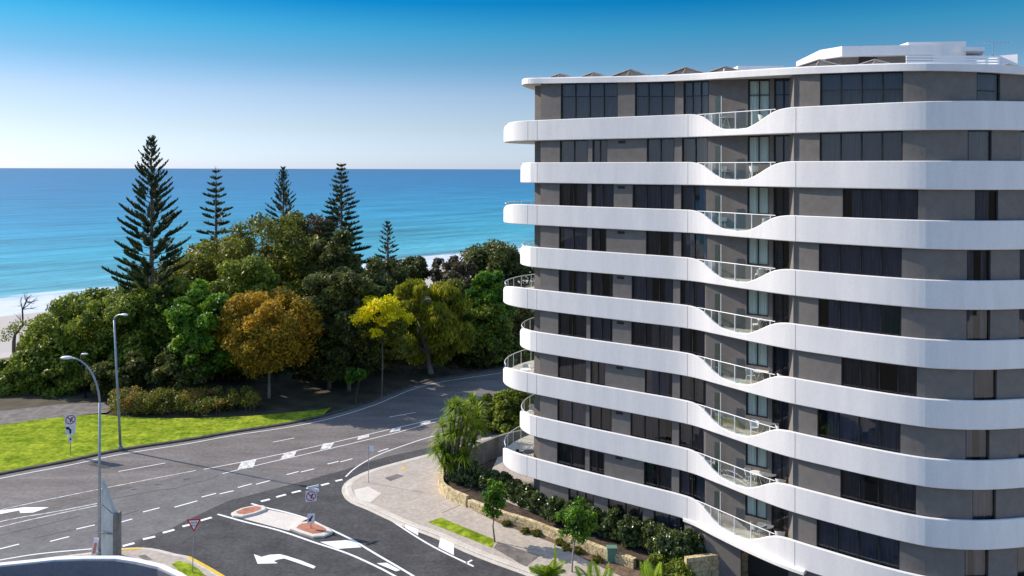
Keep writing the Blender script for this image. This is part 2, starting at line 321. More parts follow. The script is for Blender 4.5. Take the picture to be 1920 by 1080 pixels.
# ------------------------------------------------------------ roads, kerbs, lawns, paths
KN = [(-260, 945), (-120, 917), (0, 891), (125, 867), (225, 846), (350, 827), (450, 810), (540, 796), (618, 779), (689, 757), (733, 739), (807, 714), (867, 704), (941, 692), (1060, 676), (1250, 652)]
kn = spl(KN)
KR = [(1180, 760), (1040, 792), (940, 815), (818, 850), (758, 866), (715, 878), (688, 887), (660, 901), (649, 914), (651, 928), (664, 941), (695, 954), (758, 983), (820, 1006), (874, 1031), (929, 1053), (987, 1074), (1060, 1104), (1180, 1155), (1400, 1250)]
kr = spl(KR)
KL = [(-300, 1130), (-150, 1085), (0, 1064), (75, 1050), (172, 1038), (222, 1031), (268, 1029), (300, 1033), (331, 1041), (353, 1045), (372, 1055), (414, 1079), (480, 1125), (600, 1215)]
kl = spl(KL)
road = kn+kr+[(kr[-1][0], 20), (kl[-1][0], 20)]+kl[::-1]
tag(MB().sheet(road, 0.0).build('road', 'asph'), kind='structure')
low = pg([(-300, 1040), (0, 985), (182, 932), (367, 884), (400, 880), (470, 881), (520, 890), (545, 903), (500, 921), (467, 929), (429, 939), (400, 952), (320, 992), (222, 1028), (172, 1034), (75, 1046), (0, 1060), (-150, 1080), (-290, 1120)], .004)
tag(MB().sheet(low, .004).build('road_resurfacing_patch', 'asph2'), kind='structure')
side_w = [(222, 1029), (320, 992), (400, 952), (429, 939), (467, 929), (577, 900), (646, 881), (690, 866), (730, 855), (775, 846), (830, 832)]
sidep = [at(*p, .008)[:2] for p in side_w]+[p for p in kr if p[1] < at(818, 846)[1]]+[(kr[-1][0], 20.5), (kl[-1][0], 20.5)]+[p for p in kl[::-1] if p[0] > at(222, 1031)[0]]
tag(MB().sheet(sidep, .008).build('side_road', 'asph3'), kind='structure')
def kerb(name, path, wdt, h, m, side=1):
    "raised kerb on one side of a path"
    a = offset(path, 0); b = offset(path, side*wdt); secs = []
    for p, q in zip(a, b):
        d = ((q[0]-p[0])*.2, (q[1]-p[1])*.2)
        secs.append([(p[0], p[1], -.05), (p[0], p[1], h-.04), (p[0]+d[0], p[1]+d[1], h), (q[0], q[1], h), (q[0], q[1], -.05)])
    return tag(MB().loft(secs).build(name, m), kind='structure')
kerb('kerb', kn, .42, .14, 'dkerb', -1)
kerb('kerb', kr, .45, .13, 'kerb', -1)
kerb('kerb', kl, .35, .13, 'kerb', 1)
gut = offset(kr, .16); tag(strip(gut, .34, .014).build('gutter', 'kerb'), kind='structure')
# lawn with a mown edge; stops short, dark ground stands for its shaded end
kin = [p for p in offset(kn, -.40) if p[1] < at(618, 778)[1]]
up = [(622, 764), (600, 768), (560, 772), (480, 779), (400, 783), (300, 784), (215, 780), (180, 777), (120, 782), (70, 787), (0, 797), (-120, 812), (-260, 835)]
tag(MB().sheet(kin+spl(up, .1), .11).build('lawn', 'lawn'), kind='structure')
tag(MB().sheet(pg([(-260, 832), (-120, 810), (0, 796), (120, 781), (200, 773), (215, 762), (330, 758), (330, 750), (120, 757), (0, 770), (-260, 800)], .10), .075).build('park_path', 'dpath'), kind='structure')
tag(MB().sheet([p[:2] for p in [at(600, 640, .02), at(760, 636, .02), at(800, 600, .02), at(640, 600, .02)]], .03).build('park_lawn', 'lawn'), kind='structure')
# footpath on the right corner
inner = [(1180, 798), (1040, 826), (955, 848), (893, 874), (850, 881), (828, 884), (828, 924), (872, 949), (940, 983), (1034, 1017), (1109, 1055), (1175, 1085), (1300, 1140), (1480, 1230)]
fp = offset(kr, -.44)
tag(MB().sheet(fp+pg(inner[::-1], .12), .12).build('footpath', 'path'), kind='structure')
tag(MB().sheet(pg([(1109, 1055), (1034, 1017), (940, 983), (872, 949), (828, 924), (828, 886), (850, 883), (893, 876), (955, 850), (1060, 836), (1500, 930), (1480, 1230), (1300, 1140), (1175, 1085)], .10), .10).build('garden_bed', 'mulch'), kind='structure')
tag(MB().sheet(pg([(802, 979), (826, 970), (929, 1012), (923, 1027)], .13), .126).build('verge_grass', 'lawn'), kind='structure')
tag(MB().sheet(pg([(925, 1027), (934, 1016), (1012, 1042), (986, 1063)], .13), .126).build('driveway_crossing', 'dpath'), kind='structure')
tag(MB().sheet(pg([(664, 918), (690, 912), (715, 925), (694, 942), (668, 934)], .13), .126).build('kerb_ramp', 'pale'), kind='structure')
tag(strip(ramp_path([at(828, 962, .12), at(870, 944, .12)]), .05, .128).build('path_joint', 'dpath'), kind='structure')
tag(MB().sheet([(20, -60), (120, -60), (120, 36), (34, 38), (24, 34)], .02).build('bounce_apron', 'pale'), kind='structure')  # unseen pale ground added to bounce sunlight onto the facade
# near left corner
fl = offset(kl, .34)
tag(MB().sheet([p for p in fl]+[(fl[-1][0], 15), (fl[0][0], 15)], .12).build('footpath', 'path'), kind='structure')
tag(MB().sheet(pg([(321, 1057), (335, 1051), (356, 1056), (372, 1066), (388, 1082), (420, 1110), (370, 1110), (345, 1079)], .13), .126).build('verge_grass', 'lawn'), kind='structure')
# paint
def marks(name, lines, wdt, m='paint', z=.013, tagk=True):
    mm = MB()
    for l in lines:
        s = strip(spl(l, z, .6), wdt, z); mm.add(s.v, s.f)
    return tag(mm.build(name, m), kind='structure')
marks('edge_line', [[(-200, 938), (0, 897), (125, 873), (225, 852), (345, 833), (440, 816), (540, 801), (618, 785), (700, 760), (800, 722), (940, 699)]], .13)
marks('lane_line', [[(222, 884), (310, 868)], [(512, 829), (552, 821)], [(730, 782), (779, 773)], [(860, 757), (940, 741)]], .12)
marks('lane_line', [[(-200, 1005), (0, 956), (182, 918), (367, 882)], [(-200, 1030), (0, 978), (100, 960), (182, 944)], [(-200, 1042), (0, 988), (100, 965), (182, 948)]], .13, 'worn')
marks('median_line', [[(382, 880), (485, 860), (560, 844), (627, 829), (740, 803), (826, 784), (940, 765)], [(417, 888), (500, 868), (580, 850), (640, 836), (740, 812), (826, 789), (940, 770)]], .12)
marks('edge_line', [[(-200, 1085), (0, 1050), (75, 1038), (172, 1029)], [(648, 894), (668, 876), (707, 854), (758, 835), (808, 819), (900, 796)]], .13)
marks('dash_line', [[(-40, 1039), (36, 1020)], [(94, 1015), (130, 1006)], [(143, 992), (178, 984)], [(222, 980), (248, 973)], [(268, 960), (299, 952)], [(327, 951), (370, 939)], [(378, 932), (405, 925)], [(412, 926), (438, 920)], [(446, 914), (472, 907)], [(480, 908), (506, 901)], [(537, 890), (560, 884)], [(564, 885), (589, 879)], [(614, 870), (635, 865)], [(638, 866), (661, 860)], [(709, 847), (728, 841)]], .16)
marks('give_way_line', [[(230, 1024), (252, 1018)], [(268, 1011), (291, 1006)], [(305, 999), (327, 993)], [(342, 987), (367, 981)], [(376, 976), (397, 970)], [(489, 940), (506, 936)], [(518, 932), (536, 927)], [(547, 924), (564, 920)], [(575, 916), (590, 911)], [(602, 910), (617, 906)], [(629, 902), (642, 899)]], .30)
UL = [(471, 944), (500, 952), (535, 960), (575, 972), (608, 987), (660, 1012), (702, 1037), (775, 1080), (860, 1135)]
LL = [(408, 964), (462, 979), (525, 995), (587, 1016), (650, 1037), (702, 1060), (735, 1077), (820, 1125)]
marks('island_line', [UL, LL], .17); marks('parking_line', [[(707, 958), (800, 1018), (888, 1062)], [(874, 1056), (885, 1050)]], .15)
def polys(name, ps, m='paint', z=.013):
    mm = MB()
    for p in ps: mm.sheet(pg(p, z), z)
    return tag(mm.build(name, m), kind='structure')
polys('chevron_marking', [[(452, 867), (481, 861), (475, 876), (445, 881)], [(532, 851), (557, 845), (551, 856), (525, 862)], [(606, 832), (627, 829), (620, 840), (600, 844)], [(672, 819), (692, 814), (692, 819), (670, 825)], [(734, 805), (752, 801), (750, 807), (730, 811)], [(790, 793), (808, 789), (806, 794), (787, 798)]], 'worn', .018)
polys('chevron_marking', [[(600, 1016), (659, 1012), (678, 1026), (633, 1029)], [(706, 1056), (725, 1055), (751, 1069), (742, 1071)], [(760, 980), (784, 990), (784, 1004), (760, 990)], [(826, 1007), (851, 1018), (851, 1041), (822, 1026)]], z=.018)
polys('turn_arrow', [[(476, 1039), (490, 1044), (506, 1040), (525, 1039), (537, 1042), (565, 1051), (592, 1062), (588, 1066), (560, 1056), (533, 1047), (521, 1049), (513, 1052), (521, 1056), (483, 1057)]])
polys('turn_arrow', [[(-60, 972), (0, 957), (45, 951), (92, 951), (62, 961), (38, 962), (36, 957), (0, 964), (-60, 980)]], 'paint')
marks('kerb_paint', [[(353, 1044), (372, 1054), (414, 1078), (480, 1123)], [(222, 1031), (265, 1028)]], .22, 'yellow', .135)
polys('road_dark_patch', [[(165, 871), (180, 866), (210, 875), (196, 878)]], 'dkerb', .018)  # flat dark patch on the road beside the lawn sign
polys('pit_cover', [[(721, 896), (744, 889), (758, 892), (732, 902)], [(258, 1042), (272, 1040), (286, 1049), (272, 1051)]], 'dpath', .128)
polys('paint_spot', [[(752, 878), (757, 875), (763, 878), (757, 881)]], 'yellow', .128)
# cracks and tyre-worn sealing lines in the asphalt
cr = []
for pts in ([(200, 938), (260, 926), (330, 915), (400, 896), (410, 890)], [(60, 1010), (150, 990), (320, 940)], [(222, 1026), (320, 991), (398, 953), (430, 939), (467, 929), (577, 900), (646, 881)], [(0, 1003), (90, 983), (180, 960)]):
    P = []
    for a, b in zip(pts, pts[1:]):
        for t in (0, .33, .66): P.append((a[0]+(b[0]-a[0])*t+random.uniform(-2, 2), a[1]+(b[1]-a[1])*t+random.uniform(-.5, .5)))
    cr.append(P)
marks('asphalt_crack', cr, .07, 'dkerb', .011)
marks('asphalt_crack', [[(247, 919), (250, 917), (256, 917)], [(292, 910), (296, 908), (302, 908)], [(345, 900), (350, 898), (355, 898)]], .16, 'dkerb', .012)

# traffic island: two kerbed noses and a flush middle
t = thing('traffic_island', at(520, 975), 'kerbed splitter island with red paver noses and pale flush middle in the side road', 'traffic island')
polyi1 = [(433, 963), (440, 959), (452, 954), (481, 948), (495, 949), (500, 953), (498, 957), (479, 964), (454, 970), (437, 968)]
polyi2 = [(544, 992), (549, 986), (558, 980), (587, 978), (603, 984), (621, 993), (624, 999), (608, 1006), (587, 1007), (565, 1000)]
def shrinkp(p, k):
    c = np.mean(np.array(p), 0); return [tuple(c+(np.array(q)-c)*k) for q in p]
MB().sheet(pg([(454, 972), (500, 955), (535, 962), (576, 973), (552, 985), (542, 995), (533, 993)], .02), .022).build('flush_median', 'pale', t)
for p in (polyi1, polyi2):
    base = pg(p, .1); top = shrinkp(base, .93); inn = shrinkp(base, .72)
    k = MB().loft([[(*q, 0) for q in base], [(*q, .14) for q in base], [(*q, .18) for q in top], [(*q, .18) for q in inn], [(*q, .15) for q in inn]], caps=False)
    kb = k.build('kerb_edge', 'pale', t); MB().sheet(shrinkp(base, .725), .176).build('paver_infill', 'brick', t)

# ------------------------------------------------------------ apartment building
OUT = [(36, 50), (35, 47), (33, 44.6), (31, 43.0), (29, 42.0), (26.6, 41.4), (24.2, 41.1), (22.2, 41.3), (21.0, 41.8), (19.5, 42.8), (18.1, 43.9), (16.0, 45.7), (14.5, 47.5), (12.9, 49.7), (11.4, 51.6), (8.6, 53.6), (5.2, 55.9), (1.84, 58.3)]
ODD = OUT+[(.3, 59.6), (-.45, 60.9), (-.65, 62.3), (-.4, 63.8), (.2, 65.2), (1.1, 66.5), (2.4, 67.6), (4.5, 68.6), (8, 69.6)]
EVEN = OUT+[(1.1, 59.2), (.72, 60.2), (.68, 61.4), (1.0, 62.8), (1.7, 64.2), (2.8, 65.6), (4.5, 67.2), (8, 68.6)]
BACK = [(16, 70), (26, 66), (33, 58)]
def dense(pts): return ramp_path(pts, .3)
odd = dense(ODD); even = dense(EVEN)
def ppx(p): return 960+F*p[0]/p[1]
def inset(path, d): return offset(path, -d)     # interior lies to the left... checked below
_t = offset(odd[:5], 1.0)[2]; SGN = -1 if (_t[1] < odd[2][1] or _t[0] > odd[2][0]) else 1
def ins(path, d): return offset(path, SGN*d)
zt = lambda k: 4.8+3.1*(9-k)
WAVE = [(1290, 0), (1300, .02), (1310, .09), (1320, .24), (1332, .52), (1343, .78), (1355, .93), (1372, 1.0), (1388, 1.0), (1402, .93), (1420, .68), (1436, .38), (1450, .16), (1464, .05), (1480, 0)]
def drop_px(x): return float(np.interp(x, [a for a, b in WAVE], [b for a, b in WAVE]))*1.13
def zr(x): return float(np.interp(x, [.7, 3.4, 16, 22, 26.6, 36], [32.75, 32.6, 31.9, 31.6, 31.42, 31.3]))
def vprism(mb, poly, f0, f1):
    n = len(poly); mb.prism(poly, 0, 1)
    for i, p in enumerate(poly): mb.v[len(mb.v)-2*n+i] = (p[0], p[1], f0(p[0])); mb.v[len(mb.v)-n+i] = (p[0], p[1], f1(p[0]))
    return mb
B = thing('apartment_building', (12, 55, 0), 'nine banded storeys of grey walls between wavy white balcony bands, curved corner block', 'apartment block')
def arcs(path):
    s = [0]
    for a, b in zip(path, path[1:]): s.append(s[-1]+math.dist(a, b))
    return s
def band_path(k): return odd if k % 2 else even
def top_of(k, path, S):
    "height of the parapet top along the path"
    s0 = None; iL = min(range(len(path)), key=lambda i: ppx(path[i]))
    for i in range(len(path)):
        if ppx(path[i]) < (984 if k % 2 else 992) and s0 is None: s0 = S[i]
    s1 = S[iL]+(.5 if k % 2 else .3); Z = []
    for i, p in enumerate(path):
        x = ppx(p); z = zt(k)
        if i < iL and x > 1200: z -= drop_px(x)
        if S[i] > s0:
            u = min(1, (S[i]-s0)/(s1-s0)); z -= min(1.15, 1.5*(1-math.sqrt(max(0, 1-u**2.6))))
        Z.append(z)
    return Z, iL, s1
for k in range(1, 10):
    path = band_path(k); S = arcs(path); Z, iL, s1 = top_of(k, path, S); zb = zt(k)-1.5
    sec = []
    for d, f in ((0.03, 0), (0, .04), (0, 'a'), (.03, 'b'), (.15, 'b'), (.18, 'a'), (.18, 0)):
        q = ins(path, d) if d else path; sec.append([(p[0], p[1], zb if f == 0 else zb+.04 if f == .04 else (Z[i]-.04 if f == 'a' else Z[i])) for i, p in enumerate(q)])
    secs = [list(c) for c in zip(*sec)]
    bd = MB().loft(secs).build('balcony_band', 'render', B, smooth=False)
    # slab
    inn = ins(path, .17)+BACK
    MB().prism(inn, zb+.02, zt(k)-1.06).build('floor_slab', 'ceiling', B)
    # joints
    j = MB()
    for pxv in ((988, 1007, 1294, 1490) if k % 2 else (1008, 1294, 1490)):
        i = min(range(iL), key=lambda i: abs(ppx(path[i])-pxv)); p = path[i]; n = ins(path, -1)[i]; nn = Vector((n[0]-p[0], n[1]-p[1], 0)).normalized(); tt = Vector((-nn.y, nn.x, 0))
        j.obox((p[0]+nn.x*-.004, p[1]+nn.y*-.004, (zb+Z[i])/2), tt*.011, nn*.008, (0, 0, (Z[i]-zb)/2-.04))
    j.build('panel_joint', 'wall', bd)
    # balcony paving in the wave recess and on the rounded end
    MB().sheet(ins(path, .19)+BACK, zt(k)-1.05).build('balcony_floor', 'tile', B)
    # wave railing
    rp_ = ins(path, .09); idx = [i for i in range(iL) if 1306 <= ppx(path[i]) <= 1456]
    r = MB().tube([(rp_[i][0], rp_[i][1], zt(k)-.06) for i in idx], .028, 6)
    hr = r.build('railing', 'metal', B); pm = MB(); gm = MB()
    for pxv in (1319, 1333, 1345, 1376, 1410, 1440):
        i = min(range(iL), key=lambda i: abs(ppx(path[i])-pxv)); p = rp_[i]
        if Z[i] < zt(k)-.1: MB().box(p[0]-.025, p[1]-.025, Z[i]-.05, p[0]+.025, p[1]+.025, zt(k)-.06).build('post', 'metal', hr)
    n = len(idx); gm.v = [(rp_[i][0], rp_[i][1], Z[i]-.03) for i in idx]+[(rp_[i][0], rp_[i][1], zt(k)-.08) for i in idx]; gm.f = [(a, a+1, n+a+1, n+a) for a in range(n-1)]
    gm.build('glass_panel', 'clear', hr)
    # rounded end railing
    rq = ins(path, .12); idx = [i for i in range(len(path)) if S[i] > s1-1.6]
    hr = MB().tube([(rq[i][0], rq[i][1], zt(k)-.04) for i in idx], .03, 6).build('railing', 'metal', B); pm = MB(); gm = MB(); last = -9
    for i in idx:
        if S[i]-last > 1.15: last = S[i]; p = rq[i]; MB().box(p[0]-.025, p[1]-.025, Z[i]-.05, p[0]+.025, p[1]+.025, zt(k)-.04).build('post', 'metal', hr)
    n = len(idx)
    gm.v = [(rq[i][0], rq[i][1], Z[i]-.03) for i in idx]+[(rq[i][0], rq[i][1], zt(k)-.08) for i in idx]; gm.f = [(a, a+1, n+a+1, n+a) for a in range(n-1)]
    gm.build('glass_panel', 'clear', hr)

# wall line (left to right as seen)
SET = .22
inw = ins(even, SET); iL = min(range(len(even)), key=lambda i: ppx(even[i]))
right = [p for i, p in enumerate(inw[:iL]) if ppx(p) >= 1488][::-1]; left = [p for i, p in enumerate(inw[:iL]) if 1013 <= ppx(p) <= 1330][::-1]
def on_ray(a, b, px):
    k = (px-960)/F; dx = b[0]-a[0]; dy = b[1]-a[1]; t = (k*a[1]-a[0])/(dx-k*dy); return (a[0]+dx*t, a[1]+dy*t)
q0 = left[-1]; q1d = (q0[0]+.80*10, q0[1]-.60*10); q1 = on_ray(q0, q1d, 1486.5)
backw = [(q0[0]+(q1[0]-q0[0])*t/12, q0[1]+(q1[1]-q0[1])*t/12) for t in range(1, 13)]
WP = left+backw+right; WX = [ppx(p) for p in WP]
def span(x0, x1, d=0.0, step=None):
    "piece of the wall line between two sight columns, shifted inward by d"
    def pt(x):
        i = max(0, min(len(WX)-2, int(np.searchsorted(WX, x))-1)); return on_ray(WP[i], WP[i+1], x)
    P = [pt(x0)]+[p for p, x in zip(WP, WX) if x0+.8 < x < x1-.8]+[pt(x1)]
    # drop points that belong to the other side of the return wall
    if d: P = offset(P, -d)
    if step:
        Q = []; 
        for a, b in zip(P, P[1:]):
            n = max(1, int(math.dist(a, b)/step)); Q += [(a[0]+(b[0]-a[0])*i/n, a[1]+(b[1]-a[1])*i/n) for i in range(n)]
        P = Q+[P[-1]]
    return P
def slab_strip(mb, P, th, z0, z1):
    Q = offset(P, -th); g0 = z0 if callable(z0) else (lambda p: z0); g1 = z1 if callable(z1) else (lambda p: z1)
    mb.loft([[(*p, g0(p)), (*p, g1(p)), (*q, g1(q)), (*q, g0(q))] for p, q in zip(P, Q)])
TA = [(1050, 1103, 2), (1111, 1139, 2), (1213, 1265, 2), (1279, 1328, 2)]; TB = [(1050, 1103, 2), (1110, 1152, 2), (1187, 1265, 3), (1278, 1325, 2)]
TP = [(1051, 1158, 4), (1190, 1265, 3), (1281, 1329, 3)]; RA = [(1537, 1693, 4), (1815, 1860, 1), (1914, 1990, 2)]; RB = [(1581, 1723, 4), (1829, 1873, 1), (1950, 2000, 1)]
LV = {1: (TP, RA[:1]+[(1831, 1875, 1)]), 2: (TA, RA), 3: (TB, RB), 4: (TA, RA), 5: (TB, RA), 6: (TB, RB), 7: (TA, RA), 8: (TB, RB), 9: (TA, RA), 10: ([(1072, 1120, 3), (1146, 1212, 2), (1232, 1290, 2)], [(1600, 1700, 2)])}
GAR = [(1394, 1486, -1)]
mid = [(1402, 1443, 2), (1451, 1486, 2)]
rr = random.Random(5); pxmax = max(WX)-3
for lv in range(1, 11):
    f0 = zt(lv)-1.05 if lv < 10 else .1; c0 = zt(lv-1)-1.49 if lv > 1 else 31.5; cz = (lambda p: zr(p[0])-.40) if lv == 1 else (lambda p, c=c0: c)
    dxs = -(lv-1)*.55 if lv < 10 else -5
    wins = LV[lv][0]+(mid if lv < 10 else GAR)+LV[lv][1]; wins = [(a+dxs, b+dxs, n) if not 1300 < a < 1500 else (a+dxs*.7, min(b+dxs*.7, 1486), n) for a, b, n in wins]
    x = 1013.5
    for a, b, n in wins+[(pxmax, pxmax, 0)]:
        if a > x+1:
            segs = [(x, a)]
            if x < 1487 < a: segs = [(x, 1486), (1488.5, a)]
            for u, v in segs:
                if v-u > .6: wm = MB(); slab_strip(wm, span(u, v), .22, f0, cz); wm.build('wall', 'wall', B)
        x = b
    # return wall of the recess, side of the left end, rounded rear
    wm = MB(); slab_strip(wm, [q1, right[0]], -.2, f0+.003, lambda p: cz(p)-.003); wm.build('wall', 'wall', B); wm = MB()
    lf = left[0]
    rest = [(16, 67), (9, 66.8), (5.6, 65.6), (3.4, 63.6), (2.1, 61.4), (1.72, 60.4), (lf[0]+.45, lf[1]+1.1), lf]
    slab_strip(wm, rest, .2, f0+.004, lambda p: cz(p)-.004)
    wl = wm.build('wall', 'wall', B)
    for wi, (a, b, n) in enumerate(wins):
        if n < 0: continue
        tall = lv == 1; P = span(a, b, .06); fr = MB(); fw = .035; ism = 1390 < a < 1412; ff = f0; f0 = ff+.9 if ism and lv > 1 else ff
        if f0 > ff: wm = MB(); slab_strip(wm, span(a, b), .22, ff, f0-.003); wm.build('wall', 'wall', B)
        for z0, z1 in ((f0, f0+.08), (lambda p: cz(p)-.09, cz))+(((lambda p: cz(p)-.98, lambda p: cz(p)-.93),) if tall else ()): slab_strip(fr, P, .09, z0, z1)
        pts = [span(a, b, .06)[0]]+[span(a, a+(b-a)*i/n, .06)[-1] for i in range(1, n+1)]
        tv = Vector((P[-1][0]-P[0][0], P[-1][1]-P[0][1], 0)).normalized(); nv = Vector((-tv.y, tv.x, 0))
        for i, p in enumerate(pts):
            s = 1 if i == 0 else -1 if i == n else 0
            fr.obox((p[0]+tv.x*s*fw+nv.x*.045, p[1]+tv.y*s*fw+nv.y*.045, (f0+cz(p))/2), tv*fw, nv*.052, (0, 0, (cz(p)-f0)/2-.002))
        wf = fr.build('window', 'frame', B)
        G = offset(P, -.05); gm = MB(); gn = len(G); gm.v = [(*p, f0+.07) for p in G]+[(*p, cz(p)-.08) for p in G]; gm.f = [(i, i+1, gn+i+1, gn+i) for i in range(gn-1)]
        gm.build('pane', 'clear' if ism else 'glass', wf)
        cm = 'curtain_light' if ism and lv < 6 or ism else rr.choice(['curtain', 'curtain', 'curtain_dark', 'curtain_dark']) if lv > 2 else 'curtain'
        if lv == 5 and abs(a-RA[0][0]-dxs) < 2: cm = 'curtain'
        frac = [(0, 1)] if (lv <= 2 or ism) else rr.choice([[(0, 1)], [(0, .45), (.75, 1)], [(0, .3), (.55, 1)], [(.1, 1)], [(0, .8)]])
        for u, v in frac:
            C = offset(span(a+(b-a)*u+.2, a+(b-a)*v-.2, .0, .035), -(.16 if ism else .34))
            C2 = [(p[0]+nv.x*.035*math.sin(i*1.35+math.sin(i*.21)*2), p[1]+nv.y*.035*math.sin(i*1.35+math.sin(i*.21)*2)) for i, p in enumerate(C)]
            c_ = MB(); k = len(C2); c_.v = [(*p, f0+.05) for p in C2]+[(*p, cz(p)-.1) for p in C2]; c_.f = [(i, i+1, k+i+1, k+i) for i in range(k-1)]
            c_.build('curtain', cm, wf, smooth=True)
        f0 = ff
        if lv == 5 and abs(a-RA[0][0]-dxs) < 2:
            C = offset(span(a+(b-a)*.77, b-.3, .0, .05), -.30); c_ = MB(); k = len(C); c_.v = [(C[i][0]+nv.x*.02*math.sin(i*2), C[i][1]+nv.y*.02*math.sin(i*2), z) for z in (f0+.05, c0-.1) for i in range(k)]; c_.f = [(i, i+1, k+i+1, k+i) for i in range(k-1)]
            c_.build('curtain', 'curtain_teal', wf)
    # ventilation grille on the left wall
    if 1 < lv < 10:
        P = span(1160+dxs, 1173+dxs, -.02); v_ = MB(); slab_strip(v_, P, .015, c0-.32, c0-.14); v_.build('vent', 'frame', B)
    # glass privacy screen at the recess
    if lv < 10:
        x = 1346+dxs*.8; g = span(x-1, x, 0)[-1]; oi = min(range(iL), key=lambda i: abs(ppx(even[i])-x-2)); oo = ins(even, .25)[oi]
        a_ = Vector((g[0]-.35, g[1]-.05, 0)); b_ = Vector((oo[0]+.0, oo[1], 0)); 
        a_ = Vector((*on_ray((b_.x, b_.y), (b_.x-.8, b_.y+.6), ppx(b_)-11.5), 0)); h_ = .0
        s_ = MB(); s_.loft([[(p.x, p.y, f0+.0), (p.x, p.y, f0+2.05), (p.x+.012, p.y+.01, f0+2.05), (p.x+.012, p.y+.01, f0)] for p in (a_, b_)]); sc_ = s_.build('privacy_screen', 'screen', B)
        MB().box(b_.x-.02, b_.y-.02, f0, b_.x+.02, b_.y+.02, f0+2.08).build('post', 'metal', sc_)
# dark rooms behind the glass, one core
core = offset(WP, -1.6); core = [p for p in core if p[0] < 34]
core = [p for i, p in enumerate(core)]
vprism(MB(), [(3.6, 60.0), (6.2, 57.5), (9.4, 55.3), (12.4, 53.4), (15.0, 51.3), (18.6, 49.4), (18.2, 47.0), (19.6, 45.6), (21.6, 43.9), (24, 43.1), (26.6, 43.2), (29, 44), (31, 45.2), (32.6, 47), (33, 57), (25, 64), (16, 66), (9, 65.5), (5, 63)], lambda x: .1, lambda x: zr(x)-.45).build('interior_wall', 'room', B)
# roof
ro = ramp_path([(36.4, 50), (35.3, 47), (33.1, 44.6), (31.05, 43.0), (29, 42.0), (26.6, 41.4), (24.2, 41.1), (22.2, 41.3), (21.0, 41.8), (19.5, 42.8), (18.1, 43.9), (16.0, 45.7), (13.4, 48.6), (11.4, 51.0), (8.6, 53.5), (5.2, 55.8), (2.6, 57.6), (1.15, 58.6), (.75, 59.6), (.85, 60.8), (1.4, 62.4), (2.4, 64.3), (4.5, 66.6), (8, 68.4)], .3)
rin = ins(ro, .22); sec = [[(p[0], p[1], zr(p[0])-.42), (p[0], p[1], zr(p[0])-.06), (p[0]*.8+q[0]*.2, p[1]*.8+q[1]*.2, zr(p[0])), (q[0], q[1], zr(p[0])), (q[0], q[1], zr(p[0])-.42)] for p, q in zip(ro, rin)]
rf = vprism(MB(), ins(ro, .21)+BACK, lambda x: zr(x)-.40, lambda x: zr(x)-.08).build('roof', 'ceiling', B); MB().loft(sec).build('fascia', 'render', rf)
# roof top structures
def rbox(px0, px1, yb, yt, D, dep, m, name, parent):
    a = atD(px0, yt, D); b = atD(px1, yt, D); zz = 31.84; zt_ = a[2]
    return MB().box(a[0], D, zz, b[0], D+dep, zt_).build(name, m, parent)
h1 = MB().prism([(21.3, 54), (21.9, 53), (26.6, 52.2), (28.0, 53), (28.2, 58), (22, 59)], 31.85, 33.5).build('roof_penthouse', 'wall', B)
MB().prism([(20.9, 54), (21.7, 52.4), (26.9, 51.6), (28.2, 52.3), (28.6, 58), (21.4, 60)], 33.5, 34.15).build('fascia', 'render', h1)
MB().box(23.0, 52.62, 32.2, 27.0, 52.8, 33.45).build('pane', 'frame', h1)
h2 = MB().prism([(26.6, 53.5), (30.2, 53), (30.2, 60), (26.6, 60)], 31.2, 34.6).build('lift_overrun', 'render', B)
MB().prism([(29.6, 52.6), (31.2, 52.6), (32.4, 55), (32.4, 60), (30.25, 60), (30.25, 53)], 33.9, 34.15).build('hood', 'render', h2)
sv = MB()
for i in range(7): sv.box(24.2, 48.9, 31.9+i*.17, 29.9, 48.96, 32.03+i*.17); sv.box(29.9, 48.9, 31.9+i*.17, 29.96, 53, 32.03+i*.17)
sv.build('plant_screen', 'metal', B)
MB().prism([(30.6, 54), (33, 52), (34, 54), (33, 57), (31, 57)], 31.2, 33.6).build('roof_plinth', 'render', B)
MB().prism([(15.3, 54), (18.4, 54), (18.4, 57), (15.3, 57)], 31.86, 33.05).build('roof_plinth', 'render', B)
MB().tube([(13.2, 49.6, 31.9), (13.2, 49.6, 32.3)], .06).build('vent_pipe', 'metal', B)
# TV aerial
a_ = thing('tv_aerial', (32.3, 53.5, 33.2), 'thin rooftop television aerial above the white penthouse', 'aerial')
MB().tube([(32.3, 53.5, 33.2), (32.3, 53.5, 34.6)], .025, 6).build('mast', 'galv', a_)
e_ = MB().tube([(31.3, 53.5, 34.55), (33.4, 53.5, 34.6)], .018, 5)
for i in range(9): e_.tube([(31.4+i*.24, 53.25, 34.56), (31.4+i*.24, 53.75, 34.56)], .01, 4)
e_.build('antenna_bar', 'galv', a_)
# solar racks
def rack():
    t = thing('solar_rack', (0, 0, 0), 'x', 'solar panel rack', 'tilted solar panel racks along the roof edge')
    MB().obox((-.45, 0, .36), (.80, 0, .30), (0, .85, 0), (-.012, 0, .035)).build('panel', 'solar', t)
    MB().obox((.85, 0, .36), (.62, 0, -.26), (0, .85, 0), (.012, 0, .035)).build('panel', 'solar', t)
    f_ = MB()
    for y in (-.86, .86):
        f_.tube([(-1.25, y, .03), (.33, y, .66), (1.5, y, .06)], .03, 5); f_.tube([(.33, y, .62), (.1, y, .0)], .025, 5); f_.tube([(-1.25, y, .03), (1.5, y, .03)], .025, 5)
    f_.build('rack_frame', 'solar', t)
    MB().add([(-1.0, -.7, .04), (1.35, -.7, .04), (.32, -.7, .55), (-1.0, -.66, .04), (1.35, -.66, .04), (.32, -.66, .55)], [(0, 1, 2), (5, 4, 3), (0, 3, 4, 1), (1, 4, 5, 2), (2, 5, 3, 0)]).build('end_plate', 'solar', t); return t
rk = rack()
